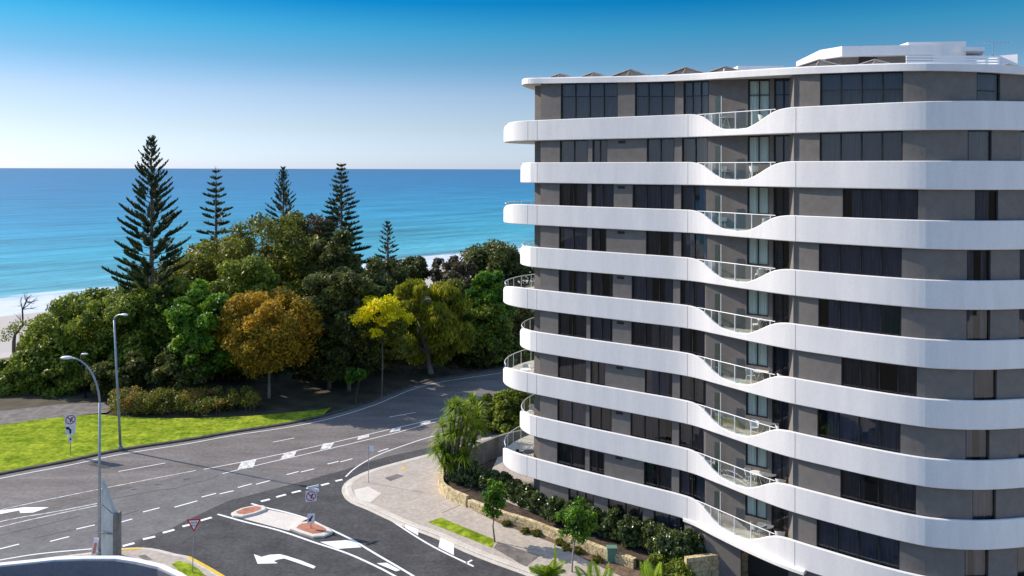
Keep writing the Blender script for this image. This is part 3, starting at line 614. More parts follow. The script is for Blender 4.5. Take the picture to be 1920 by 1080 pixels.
RK = [(1050, 59.0, .78, 'leftmost solar rack above the left end of the roof'), (1112, 57.5, .85, 'solar rack second from the left end of the roof'), (1180, 55.5, 1.0, 'solar rack third from the left end of the roof edge'), (1283, 52.8, .98, 'solar rack above the wavy balcony recess, left one of the pair'), (1357, 50.6, .82, 'small solar rack just left of the thin roof vent pipe'), (1527, 47.0, 1.08, 'large solar rack in front of the low pale roof plinth'), (1630, 45.6, 1.0, 'solar rack in front of the white penthouse'), (1768, 45.4, .72, 'solar rack in front of the white louvred plant screen'), (1875, 45.2, 1.0, 'rightmost solar rack under the television aerial')]
for i, (x, D, s, lb) in enumerate(RK):
    o = rk if i == 0 else copy_tree(rk); o['label'] = lb; o.location = ((x-960)/F*D, D, zr((x-960)/F*D)+.02); o.scale = (s*1.12, s, s*.8); o.rotation_euler.z = R(-30)
    if i == 0: ORG[o] = Vector((0, 0, 0))

# entrance awning lip below the lowest band
ap = [p for p in odd[:iL] if 1278 < ppx(p) < 1520]; inn_ = ins(ap, .35); n_ = len(ap)
sec = []
for i, (p, q) in enumerate(zip(ap, inn_)):
    u = i/(n_-1); ww = math.sin(min(1, (1-u)*1.8)*math.pi/2)*.26+.05; o_ = (p[0]-(q[0]-p[0])*ww/.35, p[1]-(q[1]-p[1])*ww/.35)
    sec.append([(q[0], q[1], 3.12), (o_[0], o_[1], 3.16), (o_[0], o_[1], 3.34), (q[0], q[1], 3.42)])
MB().loft(sec).build('entrance_awning', 'render', B)
# ground level piers
for xx, yy in ((1390, 1060), (1290, 1010)):
    pass

# ------------------------------------------------------------ balcony furniture
def chair(m, label, group, kind=0):
    t = thing('chair', (0, 0, 0), label, 'chair', group)
    s_ = MB(); n = 10
    s_.prism([(.25*math.cos(a)*1.0, .24*math.sin(a)) for a in [2*math.pi*i/n for i in range(n)]], .42, .46); s_.build('seat', m, t)
    bk = MB(); secs = []
    for i in range(9):
        a = R(20+140*i/8) if kind == 0 else R(-20+220*i/8); h = .82 if kind == 0 else .70
        secs.append([(.25*math.cos(a), .24*math.sin(a), .46), (.31*math.cos(a), .32*math.sin(a), h-abs(i-4)*.02), (.33*math.cos(a), .34*math.sin(a), h-abs(i-4)*.02), (.27*math.cos(a), .26*math.sin(a), .44)])
    bk.loft(secs).build('backrest', m, t)
    for sx_ in (-1, 1):
        for sy_ in (-1, 1): MB().tube([(.17*sx_, .16*sy_, .42), (.24*sx_, .23*sy_, 0)], [.022, .014], 6).build('leg', m, t)
    return t
def table(m, r, label, group, mt=None):
    t = thing('table', (0, 0, 0), label, 'table', group); n = 20
    MB().prism([(r*math.cos(2*math.pi*i/n), r*math.sin(2*math.pi*i/n)) for i in range(n)], .70, .73).build('tabletop', mt or m, t)
    for i in range(3): a = 2*math.pi*i/3; MB().tube([(.05*math.cos(a), .05*math.sin(a), .7), (r*.7*math.cos(a), r*.7*math.sin(a), 0)], .02, 6).build('leg', m, t)
    return t
c0_ = chair('chair', 'x', 'white chairs on the balconies'); t0_ = table('chair', .45, 'x', 'round tables on the balconies'); t1_ = table('chair', .5, 'x', 'round tables on the balconies', 'glasstop'); tub = chair('chair', 'x', 'white chairs on the balconies', 1)
ordn = ['', 'top', 'second', 'third', 'fourth', 'fifth', 'sixth', 'seventh', 'eighth', 'lowest']
used = set()
def put(proto, k, x, dback, lb, rz):
    "k = band number, x = sight column, dback = metres behind the parapet"
    i = min(range(iL), key=lambda i: abs(ppx(even[i])-x)); D = even[i][1]+dback; loc = ((x-960)/F*D, D, zt(k)-1.046)
    if proto in used: o = copy_tree(proto, loc=loc, rz=rz)
    else: o = proto; o.location = loc; o.rotation_euler.z = rz; used.add(proto)
    o['label'] = lb; return o
F_ = {1: [(t0_, 1363, .7), (c0_, 1432, 1.3)], 2: [(c0_, 1363, .8), (c0_, 1416, 1.2)], 3: [(tub, 1357, .7), (c0_, 1438, 1.1)], 4: [(c0_, 1427, 1.0), (t0_, 1440, 1.6)], 5: [(c0_, 1422, 1.0), (t0_, 1438, 1.6)],
      6: [(tub, 1352, .8), (c0_, 1400, 1.4), (c0_, 1413, .8), (t0_, 1432, 1.2), (c0_, 1472, 1.6)], 7: [(c0_, 1420, .8), (t1_, 1442, 1.3), (c0_, 1469, 1.5)], 8: [(c0_, 1412, 1.0), (t0_, 1426, 1.2), (t1_, 1446, 1.6), (c0_, 1470, 1.3)], 9: [(c0_, 1424, .9), (t1_, 1442, 1.3), (c0_, 1469, 1.3), (c0_, 1432, 1.0)]}
for k, L_ in F_.items():
    seen = {}
    for j, (pr, x, d) in enumerate(L_):
        what = 'round white tub chair' if pr is tub else 'white chair' if pr is c0_ else 'round white table' if pr is t0_ else 'glass topped round table'
        pos = 'at the left glass screen' if x < 1380 else 'beside the right wall' if x > 1460 else 'nearest the railing dip' if x < 1418 else 'in the middle' if x < 1435 else 'towards the sliding door'
        put(pr, k, x-k*.6, d, f'{what} {pos} of the {ordn[k]} wavy recess balcony', R(40*j+k*50))
def put2(proto, lb, loc, rz=0):
    if proto in used: o = copy_tree(proto, loc=loc, rz=rz)
    else: o = proto; o.location = loc; o.rotation_euler.z = rz; used.add(proto)
    o['label'] = lb
bc = chair('black', 'x', 'black chairs', 1); bt = table('black', .45, 'x', 'round tables on the balconies')
z9 = zt(9)-1.046
put2(bc, 'black armchair on the lowest rounded end balcony, left of the table', (.65, 61.2, z9), R(120)); put2(bc, 'black armchair by the wall on the lowest rounded end balcony', (1.95, 61.0, z9), R(-60)); put2(bt, 'dark round table on the lowest rounded end balcony', (1.35, 60.7, z9))
z7 = zt(7)-1.046
put2(t0_, 'pale round table on the seventh rounded end balcony', (1.1, 61.0, z7)); put2(c0_, 'white chair behind the table on the seventh rounded end balcony', (1.15, 62.1, z7), 0); put2(tub, 'white tub chair by the wall on the seventh rounded end balcony', (1.8, 60.6, z7), R(-90))
put2(c0_, 'white chair on the eighth band rounded end balcony behind the railing', (1.65, 61.8, zt(8)-1.046), 0)
# ------------------------------------------------------------ walls of the garden
def wallrun(name, pts, th, z0, z1, m, label, cat, blocks=0, zl=None):
    P = ramp_path(pts, .4) if len(pts) > 2 else [pts[0][:2], pts[1][:2]]; mb = MB()
    if not blocks:
        Q = offset(P, -th); n = len(P); tops = [z1+(0 if zl is None else zl*i/(n-1)) for i in range(n)]
        mb.loft([[(*p, z0), (*p, tz), (*q, tz), (*q, z0)] for p, q, tz in zip(P, Q, tops)])
    else:
        S = arcs(P); X = np.array([p[0] for p in P]); Y = np.array([p[1] for p in P]); hh = (z1-z0)/blocks
        for c in range(blocks):
            s = -.3*(c % 2)
            while s < S[-1]:
                L_ = rr.uniform(.45, .95); a = max(0, s); b = min(S[-1], s+L_-.025); s += L_
                if b-a < .1: continue
                pa = Vector((np.interp(a, S, X), np.interp(a, S, Y), 0)); pb = Vector((np.interp(b, S, X), np.interp(b, S, Y), 0)); t_ = (pb-pa).normalized(); n_ = Vector((-t_.y, t_.x, 0)); th_ = th+rr.uniform(-.04, .06)
                cc = (pa+pb)/2; mb.obox((cc.x, cc.y, z0+hh*(c+.5)), t_*(b-a)/2, n_*th_/2, (0, 0, hh/2-.012+rr.uniform(-.005, .008)))
        bk_ = offset(P, 0); Q = offset(P, -.1); mb.loft([[(*p, z0), (*p, z1-.06), (*q, z1-.06), (*q, z0)] for p, q in zip(bk_, Q)])
    o = mb.build(name, m, origin=(*P[0], z0)); return tag(o, label, cat)
zz = .12
wallrun('garden_wall', [at(828, 884, zz), at(827, 905, zz), at(828, 922, zz), at(845, 936, zz), at(877, 950, zz)], .35, .1, .95, 'stone', 'low pale sandstone block wall holding the corner planter under the pandanus', 'wall', 3)
wallrun('garden_wall', [at(880, 951, zz), at(905, 961, zz), at(940, 974, zz), at(990, 989, zz), at(1034, 1006, zz), at(1090, 1028, zz), at(1140, 1047, zz), at(1190, 1065, zz)], .35, .1, .75, 'stone', 'long low sandstone wall beside the footpath in front of the shrub row', 'wall', 3)
wallrun('garden_wall', [at(1285, 1092, zz), at(1340, 1085, zz), at(1400, 1078, zz)], .35, .1, 1.7, 'stone', 'sandstone wall beside the dark garage opening under the awning', 'wall', 5)
wallrun('concrete_wall', [at(874, 886, zz)[:2], at(893, 876, zz)[:2], at(922, 862, zz)[:2], at(955, 850, zz)[:2], at(1010, 838, zz)[:2]], .25, .1, 1.95, 'conc', 'weathered grey concrete courtyard wall behind the pandanus', 'wall')
bedp = [(p_[0]+.12, p_[1]+.22) for p_ in [at(828, 886, .12), at(828, 922, .12), at(845, 936, .12), at(877, 950, .12), at(940, 974, .12), at(990, 989, .12), at(1034, 1006, .12), at(1090, 1028, .12), at(1140, 1047, .12), at(1190, 1065, .12)]]+[at(1300, 1075, .6)[:2], at(1330, 1040, .7)[:2], at(1300, 985, .7)[:2], at(1150, 960, .7)[:2], at(1000, 925, .7)[:2], at(930, 905, .7)[:2], at(880, 892, .7)[:2]]
tag(MB().prism(bedp, .1, .62).build('raised_bed', 'soil'), kind='structure')
tag(MB().sheet([(-1.2, 70), (3, 74), (9, 70), (4, 62), (10, 56.5), (8, 54.5), (1.2, 59.2), (-2.3, 62.5)], .66).build('courtyard_paving', 'path'), kind='structure')
# courtyard furniture under the lowest balcony
t = thing('patio_setting', (.1, 63.2, .66), 'dark outdoor setting with red and navy cushions under the lowest balcony', 'outdoor setting')
MB().box(-.6, 62.3, 1.02, .7, 62.9, 1.1).build('seat', 'red', t); MB().box(-.6, 62.9, 1.02, .7, 63.0, 1.5).build('backrest', 'navy', t)
for x_ in (-.55, .6):
    for y_ in (62.35, 62.95): MB().box(x_, y_, .66, x_+.06, y_+.06, 1.02).build('leg', 'black', t)
MB().box(-1.2, 63.5, 1.2, -.2, 64.1, 1.25).build('tabletop', 'black', t); MB().box(-.75, 63.75, .66, -.65, 63.85, 1.2).build('table_leg', 'black', t)
t = thing('utility_box', at(1147, 1052, zz), 'small green utility box beside the stone wall and footpath', 'utility box')
p = at(1147, 1052, zz); MB().box(p[0]-.3, p[1]-.2, zz, p[0]+.3, p[1]+.2, 1.0).build('cabinet', 'green', t); MB().box(p[0]-.35, p[1]-.25, 1.0, p[0]+.35, p[1]+.25, 1.08).build('lid', 'green', t)

# ------------------------------------------------------------ lamps, signs
def lamp(base, top, head, label, r=.09, bend=1.2):
    t = thing('street_lamp', base, label, 'street lamp', 'street lamps'); b = V(base); h = V(head); tp = V(top)
    MB().tube([b, b+Vector((0, 0, .25))], r*2.2, 10).build('base', 'galv', t)
    pts = [b, b+(tp-b)*.5, tp]; d = h-tp; arm = [tp]
    for i in range(1, 9):
        u = i/8; arm.append(tp+Vector((d.x*(u**1.6), d.y*(u**1.6), d.z*(1-(1-u)**1.8))))
    MB().tube(pts, [r*1.25, r, r*.8], 10).build('pole', 'galv', t, smooth=True); MB().tube(arm, [r*.8]*4+[r*.6]*5, 8).build('arm', 'galv', t, smooth=True)
    dd = Vector((d.x, d.y, 0)).normalized(); e = h+dd*.35; nn = Vector((-dd.y, dd.x, 0))
    hd = MB(); secs = []
    for u, wv, hv in ((0, .07, .05), (.15, .15, .10), (.5, .19, .13), (.85, .17, .11), (1, .08, .05)):
        c = h+dd*(.8*u-.1); secs.append([c+nn*wv*math.cos(a)+Vector((0, 0, hv*math.sin(a)*(1 if math.sin(a) > 0 else .5))) for a in [2*math.pi*i/10 for i in range(10)]])
    hd.loft(secs).build('luminaire', 'lampw', t, smooth=True)
    c = h+dd*.35-Vector((0, 0, .06)); MB().obox(c, dd*.22, nn*.11, (0, 0, .02)).build('lens', 'lens', t); return t
b1 = at(186, 1040, .12); D1 = b1[1]
lamp(b1, atD(187, 755, D1), atD(134, 671, D1), 'tall galvanised street lamp with curved arm in front of the concrete sign at lower left')
b2 = at(226, 842, .11); D2 = b2[1]
lamp(b2, atD(214, 600, D2), atD(228, 590, D2-.3), 'tall straight grey street lamp standing on the lawn near the kerb', .10)
b3 = at(160, 745, 0); D3 = b3[1]
lp3 = lamp((b3[0], b3[1], 0), atD(152, 668, D3), atD(154, 664, D3), 'path lamp whose head peeps out before the dark trees at left', .07)
for ch_ in lp3.children:
    if ch_.name.split('.')[0] in ('pole', 'base'): ch_.data.materials[0] = MT['frame']
def plate(mb, c, u, n, w_, h_, th=.012):
    mb.obox(c, V(u)*w_/2, V(n)*th/2, (0, 0, h_/2)); return mb
def ring(c, u, n, r, wd, off):
    mb = MB(); k = 24; c = V(c)+V(n)*off; u = V(u); z = Vector((0, 0, 1)); secs = []
    for i in range(k): a = 2*math.pi*i/k; d = u*math.cos(a)+z*math.sin(a); secs.append([c+d*(r-wd), c+d*r, c+d*r+V(n)*.006, c+d*(r-wd)+V(n)*.006])
    return mb.loft(secs, closed=True)
def flat(poly, c, u, n, off, th=.005):
    "polygon in sign plane as a thin solid"
    c = V(c)+V(n)*off; u = V(u); z = Vector((0, 0, 1)); mb = MB(); k = len(poly)
    a = [c+u*p[0]+z*p[1] for p in poly]; b = [q+V(n)*th for q in a]
    mb.add(a+b, [tuple(range(k)), tuple(range(k, 2*k))[::-1]]+[(i, (i+1) % k, k+(i+1) % k, k+i) for i in range(k)]); return mb
ARR = [(-.03, -.17), (.04, -.17), (.04, -.04), (.09, .04), (.12, .0), (.19, .13), (.04, .14), (.06, .10), (-.03, .0)]
def flipx(p): return [(-a, b) for a, b in p]
def facing(base):
    n = Vector((-base[0], -base[1], 0)).normalized(); return Vector((-n.y, n.x, 0)), n
def no_turn(c, u, n, s, t, side=1):
    p = plate(MB(), c, u, n, s, s).build('sign_plate', 'sign_w', t)
    ring(c, u, n, s*.44, s*.075, .008).build('ring', 'sign_r', p)
    flat([(a*s*1.25, b*s*1.5) for a, b in (ARR if side > 0 else flipx(ARR))], c, u, n, .009).build('arrow', 'sign_k', p)
    k = s*.30; w_ = s*.03; flat([(-k-w_, k-w_), (-k+w_, k+w_), (k+w_, -k+w_), (k-w_, -k-w_)], c, u, n, .0155).build('slash', 'sign_r', p); return p
# sign on the lawn
b = at(132, 853, .11); u, n = facing(b); t = thing('road_sign', b, 'no right turn sign above two arrow plates on a post in the lawn', 'road sign')
MB().tube([b, (b[0], b[1], b[2]+3.5)], .035, 8).build('post', 'galv', t)
P = V(b)+n*.06; no_turn(P+Vector((0, 0, 3.2)), u, n, .92, t)
q = plate(MB(), P+Vector((0, 0, 2.28)), u, n, .80, .86).build('sign_plate', 'sign_w', t); flat([(a*2.2, c_*2.0) for a, c_ in flipx(ARR)], P+Vector((0, 0, 2.30)), u, n, .009).build('arrow', 'sign_k', q)
q = plate(MB(), P+Vector((0, 0, 1.45)), u, n, .36, .55).build('sign_plate', 'sign_w', t); flat([(-.06, -.1), (.06, -.1), (.06, .08), (-.06, .08)], P+Vector((0, 0, 1.45)), u, n, .009).build('symbol', 'sign_k', q)
# island sign
b = at(583, 991, .15); u, n = facing(b); t = thing('road_sign', b, 'no right turn sign with keep left plate and street blades on the traffic island', 'road sign')
MB().tube([b, (b[0], b[1], b[2]+2.95)], .03, 8).build('post', 'galv', t); P = V(b)+n*.05
no_turn(P+Vector((0, 0, 2.35)), u, n, .78, t)
q = plate(MB(), P+Vector((0, 0, .75)), u, n, .52, .68).build('sign_plate', 'sign_w', t)
flat([(.16, .20), (.06, .24), (-.10, .02), (-.17, .08), (-.16, -.18), (.06, -.12), (.0, -.06)], P+Vector((0, 0, .70)), u, n, .009).build('arrow', 'sign_k', q)
MB().obox(P+Vector((.25, -.05, 2.86)), Vector((.36, -.12, -.04)), (.01, .03, 0), (0, 0, .09)).build('name_blade', 'sign_w', t); MB().obox(P+Vector((.12, .08, 2.98)), Vector((.34, .26, -.02)), (-.02, .03, 0), (0, 0, .08)).build('name_blade', 'sign_w', t)
# give way sign
b = at(361, 1073, .12); u, n = facing(b); t = thing('give_way_sign', b, 'red and white triangular give way sign on a thin post at the near corner', 'road sign')
u = (u+n*.25).normalized(); n = Vector((u.y, -u.x, 0)); MB().tube([b, (b[0]+.1, b[1], b[2]+3.3)], .03, 8).build('post', 'galv', t)
P = V(b)+n*.06+Vector((.1, 0, 3.05)); s = .46
q = flat([(-s, s*.86), (s, s*.86), (0, -s*.95)], P, u, n, 0, .012).build('sign_plate', 'sign_r', t); flat([(-s*.66, s*.66), (s*.66, s*.66), (0, -s*.58)], P, u, n, .014).build('centre_panel', 'sign_w', q)
def text_on(txt, c, u, n, size, parent, mt='sign_k'):
    cu = bpy.data.curves.new('t', 'FONT'); cu.body = txt; cu.size = size; cu.align_x = 'CENTER'; cu.extrude = .002; tmp = bpy.data.objects.new('t', cu); col.objects.link(tmp)
    bpy.context.view_layer.update(); me = bpy.data.meshes.new_from_object(tmp.evaluated_get(bpy.context.evaluated_depsgraph_get())); bpy.data.objects.remove(tmp)
    from mathutils import Matrix
    u = V(u); n = V(n); c = V(c); me.transform(Matrix(((u.x, 0, n.x, c.x), (u.y, 0, n.y, c.y), (u.z, 1, n.z, c.z), (0, 0, 0, 1)))); me.materials.clear()
    return link('lettering', me, mt, parent)
text_on('GIVE', P+n*.024+Vector((0, 0, .10)), u, n, .19, q); text_on('WAY', P+n*.024+Vector((0, 0, -.08)), u, n, .17, q)
# small sign at the far corner of the footpath
b = at(691, 905, .12); t = thing('street_name_sign', b, 'small white sign on a thin post at the kerb of the paved corner', 'street sign')
MB().tube([b, (b[0], b[1], b[2]+3.2)], .028, 8).build('post', 'galv', t); MB().obox((b[0]+.2, b[1]-.05, 2.95), (.22, -.1, -.03), (.005, .012, 0), (0, 0, .20)).build('name_blade', 'sign_w', t)
# concrete pylon at the near corner
b = at(202, 1046, .12); D = b[1]; t = thing('concrete_pylon', b, 'tall pale weathered concrete pylon with slanted top beside the near street lamp', 'pylon')
def zat(y, D=D): return H-(y-PY)/F*D
xa = (190-960)/F*D+.05; xb = (222-960)/F*D; xm = (214-960)/F*D
MB().add([(xa, D, .12), (xb-.18, D-.2, .12), (xb-.18, D-.2, zat(965)), (xa, D, zat(948)), (xa, D+.35, .12), (xb-.18, D+.3, .12), (xb-.18, D+.3, zat(963)), (xa, D+.35, zat(946))], [(0, 1, 2, 3), (7, 6, 5, 4), (0, 3, 7, 4), (1, 5, 6, 2), (3, 2, 6, 7), (0, 4, 5, 1)]).build('lower_block', 'concl', t)
MB().add([(xa+.03, D+.02, zat(948)+.01), (xb-.2, D-.15, zat(963)+.01), (xa+.04, D+.02, zat(905)), (xa+.03, D+.3, zat(948)+.01), (xb-.2, D+.2, zat(963)+.01), (xa+.04, D+.3, zat(903))], [(0, 1, 2), (5, 4, 3), (0, 2, 5, 3), (1, 4, 5, 2)]).build('slanted_fin', 'concl', t)
MB().box(xb-.175, D-.25, .12, xb+.05, D+.45, zat(966)+.05).build('side_post', 'conc', t)
MB().obox((xa+.42, D-.16, zat(1000)), (.42, -.07, 0), (0, .05, 0), (0, 0, .03)).build('dark_strip', 'conc', t)  # strip of darker concrete across the block face
b = at(178, 1044, .12); t = thing('marker_board', b, 'small leaning red and white board at the foot of the near lamp', 'marker board')
MB().obox((b[0], b[1], .75), (.16, 0, 0), (0, .02, 0), (.12, 0, .62)).build('board', 'sign_w', t); MB().obox((b[0], b[1]-.025, .7), (.10, 0, 0), (0, .006, 0), (.07, 0, .35)).build('stripe', mat('faded_red', (.55, .22, .18), .8), t)

# neighbouring rooftop at lower left
t = thing('neighbour_building', atD(140, 1200, 33), 'flat roofed neighbour with curved white capped parapet at the bottom left corner', 'building')
Dn = 34; pts = [(-330, 1130), (-100, 1072), (0, 1057), (60, 1051), (107, 1046), (165, 1044), (222, 1044), (262, 1050), (305, 1060), (340, 1076), (375, 1100)]
zc = atD(160, 1044, Dn)[2]
pp_ = [at(x, y, zc)[:2] for x, y in pts]; wi = offset(pp_, .28); wn = len(pp_)
MB().loft([[(*p, .1), (*p, zc-.04), (*q, zc-.04), (*q, zc-1.3)] for p, q in zip(pp_, wi)]).build('parapet', 'deck', t)  # white render walls, darkened to stand for the shaded inner face
ca = offset(pp_, -.04); cb = offset(pp_, .22); MB().loft([[(*p, zc-.04), (*p, zc+.03), (*q, zc+.03), (*q, zc-.04)] for p, q in zip(ca, cb)]).build('coping', 'render', t)
MB().prism([p for p in wi]+[(wi[-1][0], 24), (wi[0][0], 24)], .1, zc-1.25).build('roof_deck', 'deck', t)

# ------------------------------------------------------------ vegetation
def rdir(n): v = rng.normal(size=(n, 3)); return v/np.linalg.norm(v, axis=1)[:, None]
def leaves(C, R_, n, size, flat_=.75, up=.25, inner=.15, asp=.55, droop=0.0):
    "leaf quads over a set of clumps (centres C, radii R_)"
    C = np.array(C, float); R_ = np.array(R_, float); w_ = (R_**2)/np.sum(R_**2); idx = rng.choice(len(C), n, p=w_)
    d = rdir(n); d[:, 2] += up; d /= np.linalg.norm(d, axis=1)[:, None]; rad = R_[idx]*np.where(rng.random(n) < inner, rng.uniform(.2, .8, n), rng.uniform(.62, 1.25, n))
    pos = C[idx]+d*rad[:, None]*np.array([1, 1, flat_])
    nr = d*.8+rdir(n)*1.0; nr /= np.linalg.norm(nr, axis=1)[:, None]; a = np.cross(nr, rdir(n)); 
    if droop: a = a*(1-droop)+np.array([0, 0, -1])*droop*np.linalg.norm(a, axis=1)[:, None]
    a /= np.linalg.norm(a, axis=1)[:, None]+1e-9; b = np.cross(nr, a); b /= np.linalg.norm(b, axis=1)[:, None]+1e-9
    s = size*rng.uniform(.4, 1.6, n)[:, None]
    return np.stack([pos-a*s*.5, pos+b*s*asp*.5, pos+a*s*.5, pos-b*s*asp*.5], 1)
def limbs(base, C, R_, r0, fork, n=8, seed=0, lean=(0, 0)):
    q = random.Random(seed); m = MB(); b = V(base); f = b+Vector((lean[0], lean[1], fork)); mid_ = b+(f-b)*.5+Vector((q.uniform(-.15, .15), q.uniform(-.15, .15), 0))
    m.tube([b, mid_, f], [r0*1.2, r0*.95, r0*.75], 9)
    order = sorted(range(len(C)), key=lambda i: q.random())[:n]
    for i in order:
        c = V(C[i]); k = f+(c-f)*.5+Vector((q.uniform(-.4, .4), q.uniform(-.4, .4), q.uniform(-.1, .5))); m.tube([f-(f-b)*.08, k, c], [r0*.5, r0*.3, r0*.08], 6)
        for _ in range(2):
            e = c+Vector((q.uniform(-1, 1), q.uniform(-1, 1), q.uniform(-.3, .8)))*R_[i]*.9; m.tube([k, (k+e)/2+Vector((0, 0, .2)), e], [r0*.2, r0*.12, r0*.03], 5)
    return m
TSEED = [0]
def tree(name, label, cat, px, D, top, wpx, bot, m, group=None, nb=22, n=9000, size=.34, flat_=.75, bark='bark', r0=.22, zb=None, dep=1.0, blob=.34, droop=0, up=.25, fork=.45, lean=(0, 0), crown='crown', asp=.55, inner=.15, nl=8, spread=1.0):
    "px = sight column of the crown centre, D = distance, top/bot = sight rows of the crown, wpx = crown width in photo pixels"
    TSEED[0] += 1; q = random.Random(TSEED[0]*13)
    nb = int(nb*1.7) if nb > 5 else nb; blob *= .80; top = top-(9 if name != 'garden_shrub' and cat == 'tree' and name != 'young_tree' else 0); x, _, ztop = atD(px, top, D); zbot = atD(px, bot, D)[2]; rx = wpx/F*D/2; ry = rx*dep; cz = (ztop+zbot)/2; rz = (ztop-zbot)/2
    if zb is None: zb = terr_z(x, D)
    base = (x-lean[0], D-lean[1], zb); t = thing(name, base, label, cat, group); C = []; R_ = []
    for i in range(nb):
        u = 1-2*(i+.5)/nb if nb > 5 else q.uniform(-1, 1); u = max(-.97, min(.99, u+q.uniform(-.08, .08))); a = i*2.39996+q.uniform(-.5, .5); s = max(.12, 1-abs(u)**2.6)**.5; k = q.uniform(.82, 1.04) if q.random() < .72 else q.uniform(.3, .8); rb = blob*min(rx, ry)*q.uniform(.65, 1.2)
        C.append((x+(rx-rb*.8)*s*math.cos(a)*k, D+(ry-rb*.8)*s*math.sin(a)*k, cz+(rz-min(rz*.6, rb*.7))*u*k)); R_.append(rb)
    quads(crown, leaves(C, R_, int(n*1.6), size*1.22, flat_, up, inner, asp, droop), MT[m], t)
    limbs(base, C, R_, r0, max(.5, (zbot-zb)+(ztop-zbot)*.18) if fork else .5, nl, TSEED[0], lean).build('trunk', bark, t); return t
GB = 'broadleaf trees of the seaside park'
# left green masses
tree('coastal_tree', 'green rounded tree at the far left, lowest of the seaside thicket', 'tree', 62, 95, 655, 120, 752, 'l_green', GB, 22, 11000, .34)
tree('coastal_tree', 'leafy mid green tree behind the lamp heads at left', 'tree', 130, 98, 568, 180, 752, 'l_green', GB, 24, 13000, .34)
tree('coastal_tree', 'mid green tree directly behind the tall straight lamp', 'tree', 222, 96, 550, 170, 742, 'l_green', GB, 24, 13000, .34)
tree('coastal_tree', 'dark green tree at the foot of the tallest Norfolk pine', 'tree', 305, 101, 510, 160, 720, 'l_green', GB, 24, 13000, .34)
tree('broad_tree', 'bright glossy green tree left of the orange tree', 'tree', 383, 91, 532, 135, 728, 'l_bright', GB, 20, 11000, .38)
tree('broad_tree', 'olive crowned tree right of the tallest pine', 'tree', 375, 112, 462, 180, 660, 'l_olive', GB, 26, 13000, .36)
tree('broad_tree', 'large olive domed tree under the third pine, highest broad crown', 'tree', 510, 112, 413, 210, 680, 'l_olive', GB, 30, 17000, .36, r0=.35)
tree('broad_tree', 'brownish open crowned tree beside the fourth pine', 'tree', 600, 118, 398, 110, 560, 'l_grey', GB, 18, 5500, .34, bark='pbark')
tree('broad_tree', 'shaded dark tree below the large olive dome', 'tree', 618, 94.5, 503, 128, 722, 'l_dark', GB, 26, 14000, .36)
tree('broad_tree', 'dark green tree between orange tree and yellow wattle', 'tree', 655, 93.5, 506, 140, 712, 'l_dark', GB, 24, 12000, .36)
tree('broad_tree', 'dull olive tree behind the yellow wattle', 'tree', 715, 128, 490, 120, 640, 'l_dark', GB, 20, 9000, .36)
tree('autumn_tree', 'round orange and gold tree standing alone before the dark thicket', 'tree', 505, 90.5, 548, 198, 700, 'l_orange', None, 60, 26000, .25, bark='pbark', r0=.16, blob=.27, flat_=.85, fork=.4, dep=.9, nl=26, spread=1.06)
tree('paperbark_tree', 'large drooping lime green paperbark with pale forked trunk', 'tree', 802, 101, 528, 178, 690, 'l_lime', None, 30, 22000, .42, bark='pbark', r0=.34, droop=.6, asp=.32, dep=.75, fork=.2, lean=(-.4, -.5), nl=14)
tree('paperbark_tree', 'shaded green tree behind the paperbark with yellow green top', 'tree', 860, 112, 530, 110, 660, 'l_olive', None, 22, 9000, .36, bark='pbark', droop=.4)
wt_ = tree('wattle_tree', 'bright yellow flowering wattle with two blossom clumps', 'tree', 716, 90.5, 562, 118, 630, 'l_yellow', None, 13, 3600, .24, bark='bark', r0=.09, blob=.30, nl=14, fork=.1)
C_ = [atD(random.uniform(676, 760), random.uniform(598, 672), 90.5+random.uniform(-1, 2.5)) for _ in range(26)]
quads('foliage', leaves(C_, [random.uniform(.5, 1.0) for _ in C_], 5200, .3), MT['l_olive'], wt_)
tree('broad_tree', 'bright green tree beside the building left end', 'tree', 920, 108, 515, 90, 640, 'l_bright', GB, 20, 8500, .36)
tree('broad_tree', 'dark green tree in shade beyond the shadowed road', 'tree', 905, 106, 570, 120, 690, 'l_green', GB, 22, 9000, .34)
tree('broad_tree', 'dark green tree partly behind the left balconies', 'tree', 970, 116, 560, 110, 680, 'l_dark', GB, 20, 8000, .34)
tree('dune_tree', 'dark dune tree against the sea left of the upper balconies', 'tree', 935, 160, 456, 150, 560, 'l_dark', 'dune trees', 24, 9000, .5, zb=-2)
tree('dune_tree', 'low dune tree right of the smallest pine', 'tree', 775, 170, 488, 70, 545, 'l_dark', 'dune trees', 14, 3500, .5, zb=-3)
tree('dune_tree', 'greyish open dune shrub against the white surf', 'tree', 838, 168, 486, 70, 560, 'l_grey', 'dune trees', 14, 2600, .5, zb=-3)
tree('dune_tree', 'dark dune tree between surf and lime paperbark', 'tree', 870, 150, 500, 90, 580, 'l_grey', 'dune trees', 16, 4500, .45, zb=-2)
tree('dune_tree', 'dune tree behind the smallest Norfolk pine', 'tree', 720, 158, 494, 90, 580, 'l_dark', 'dune trees', 16, 5000, .45, zb=-2)
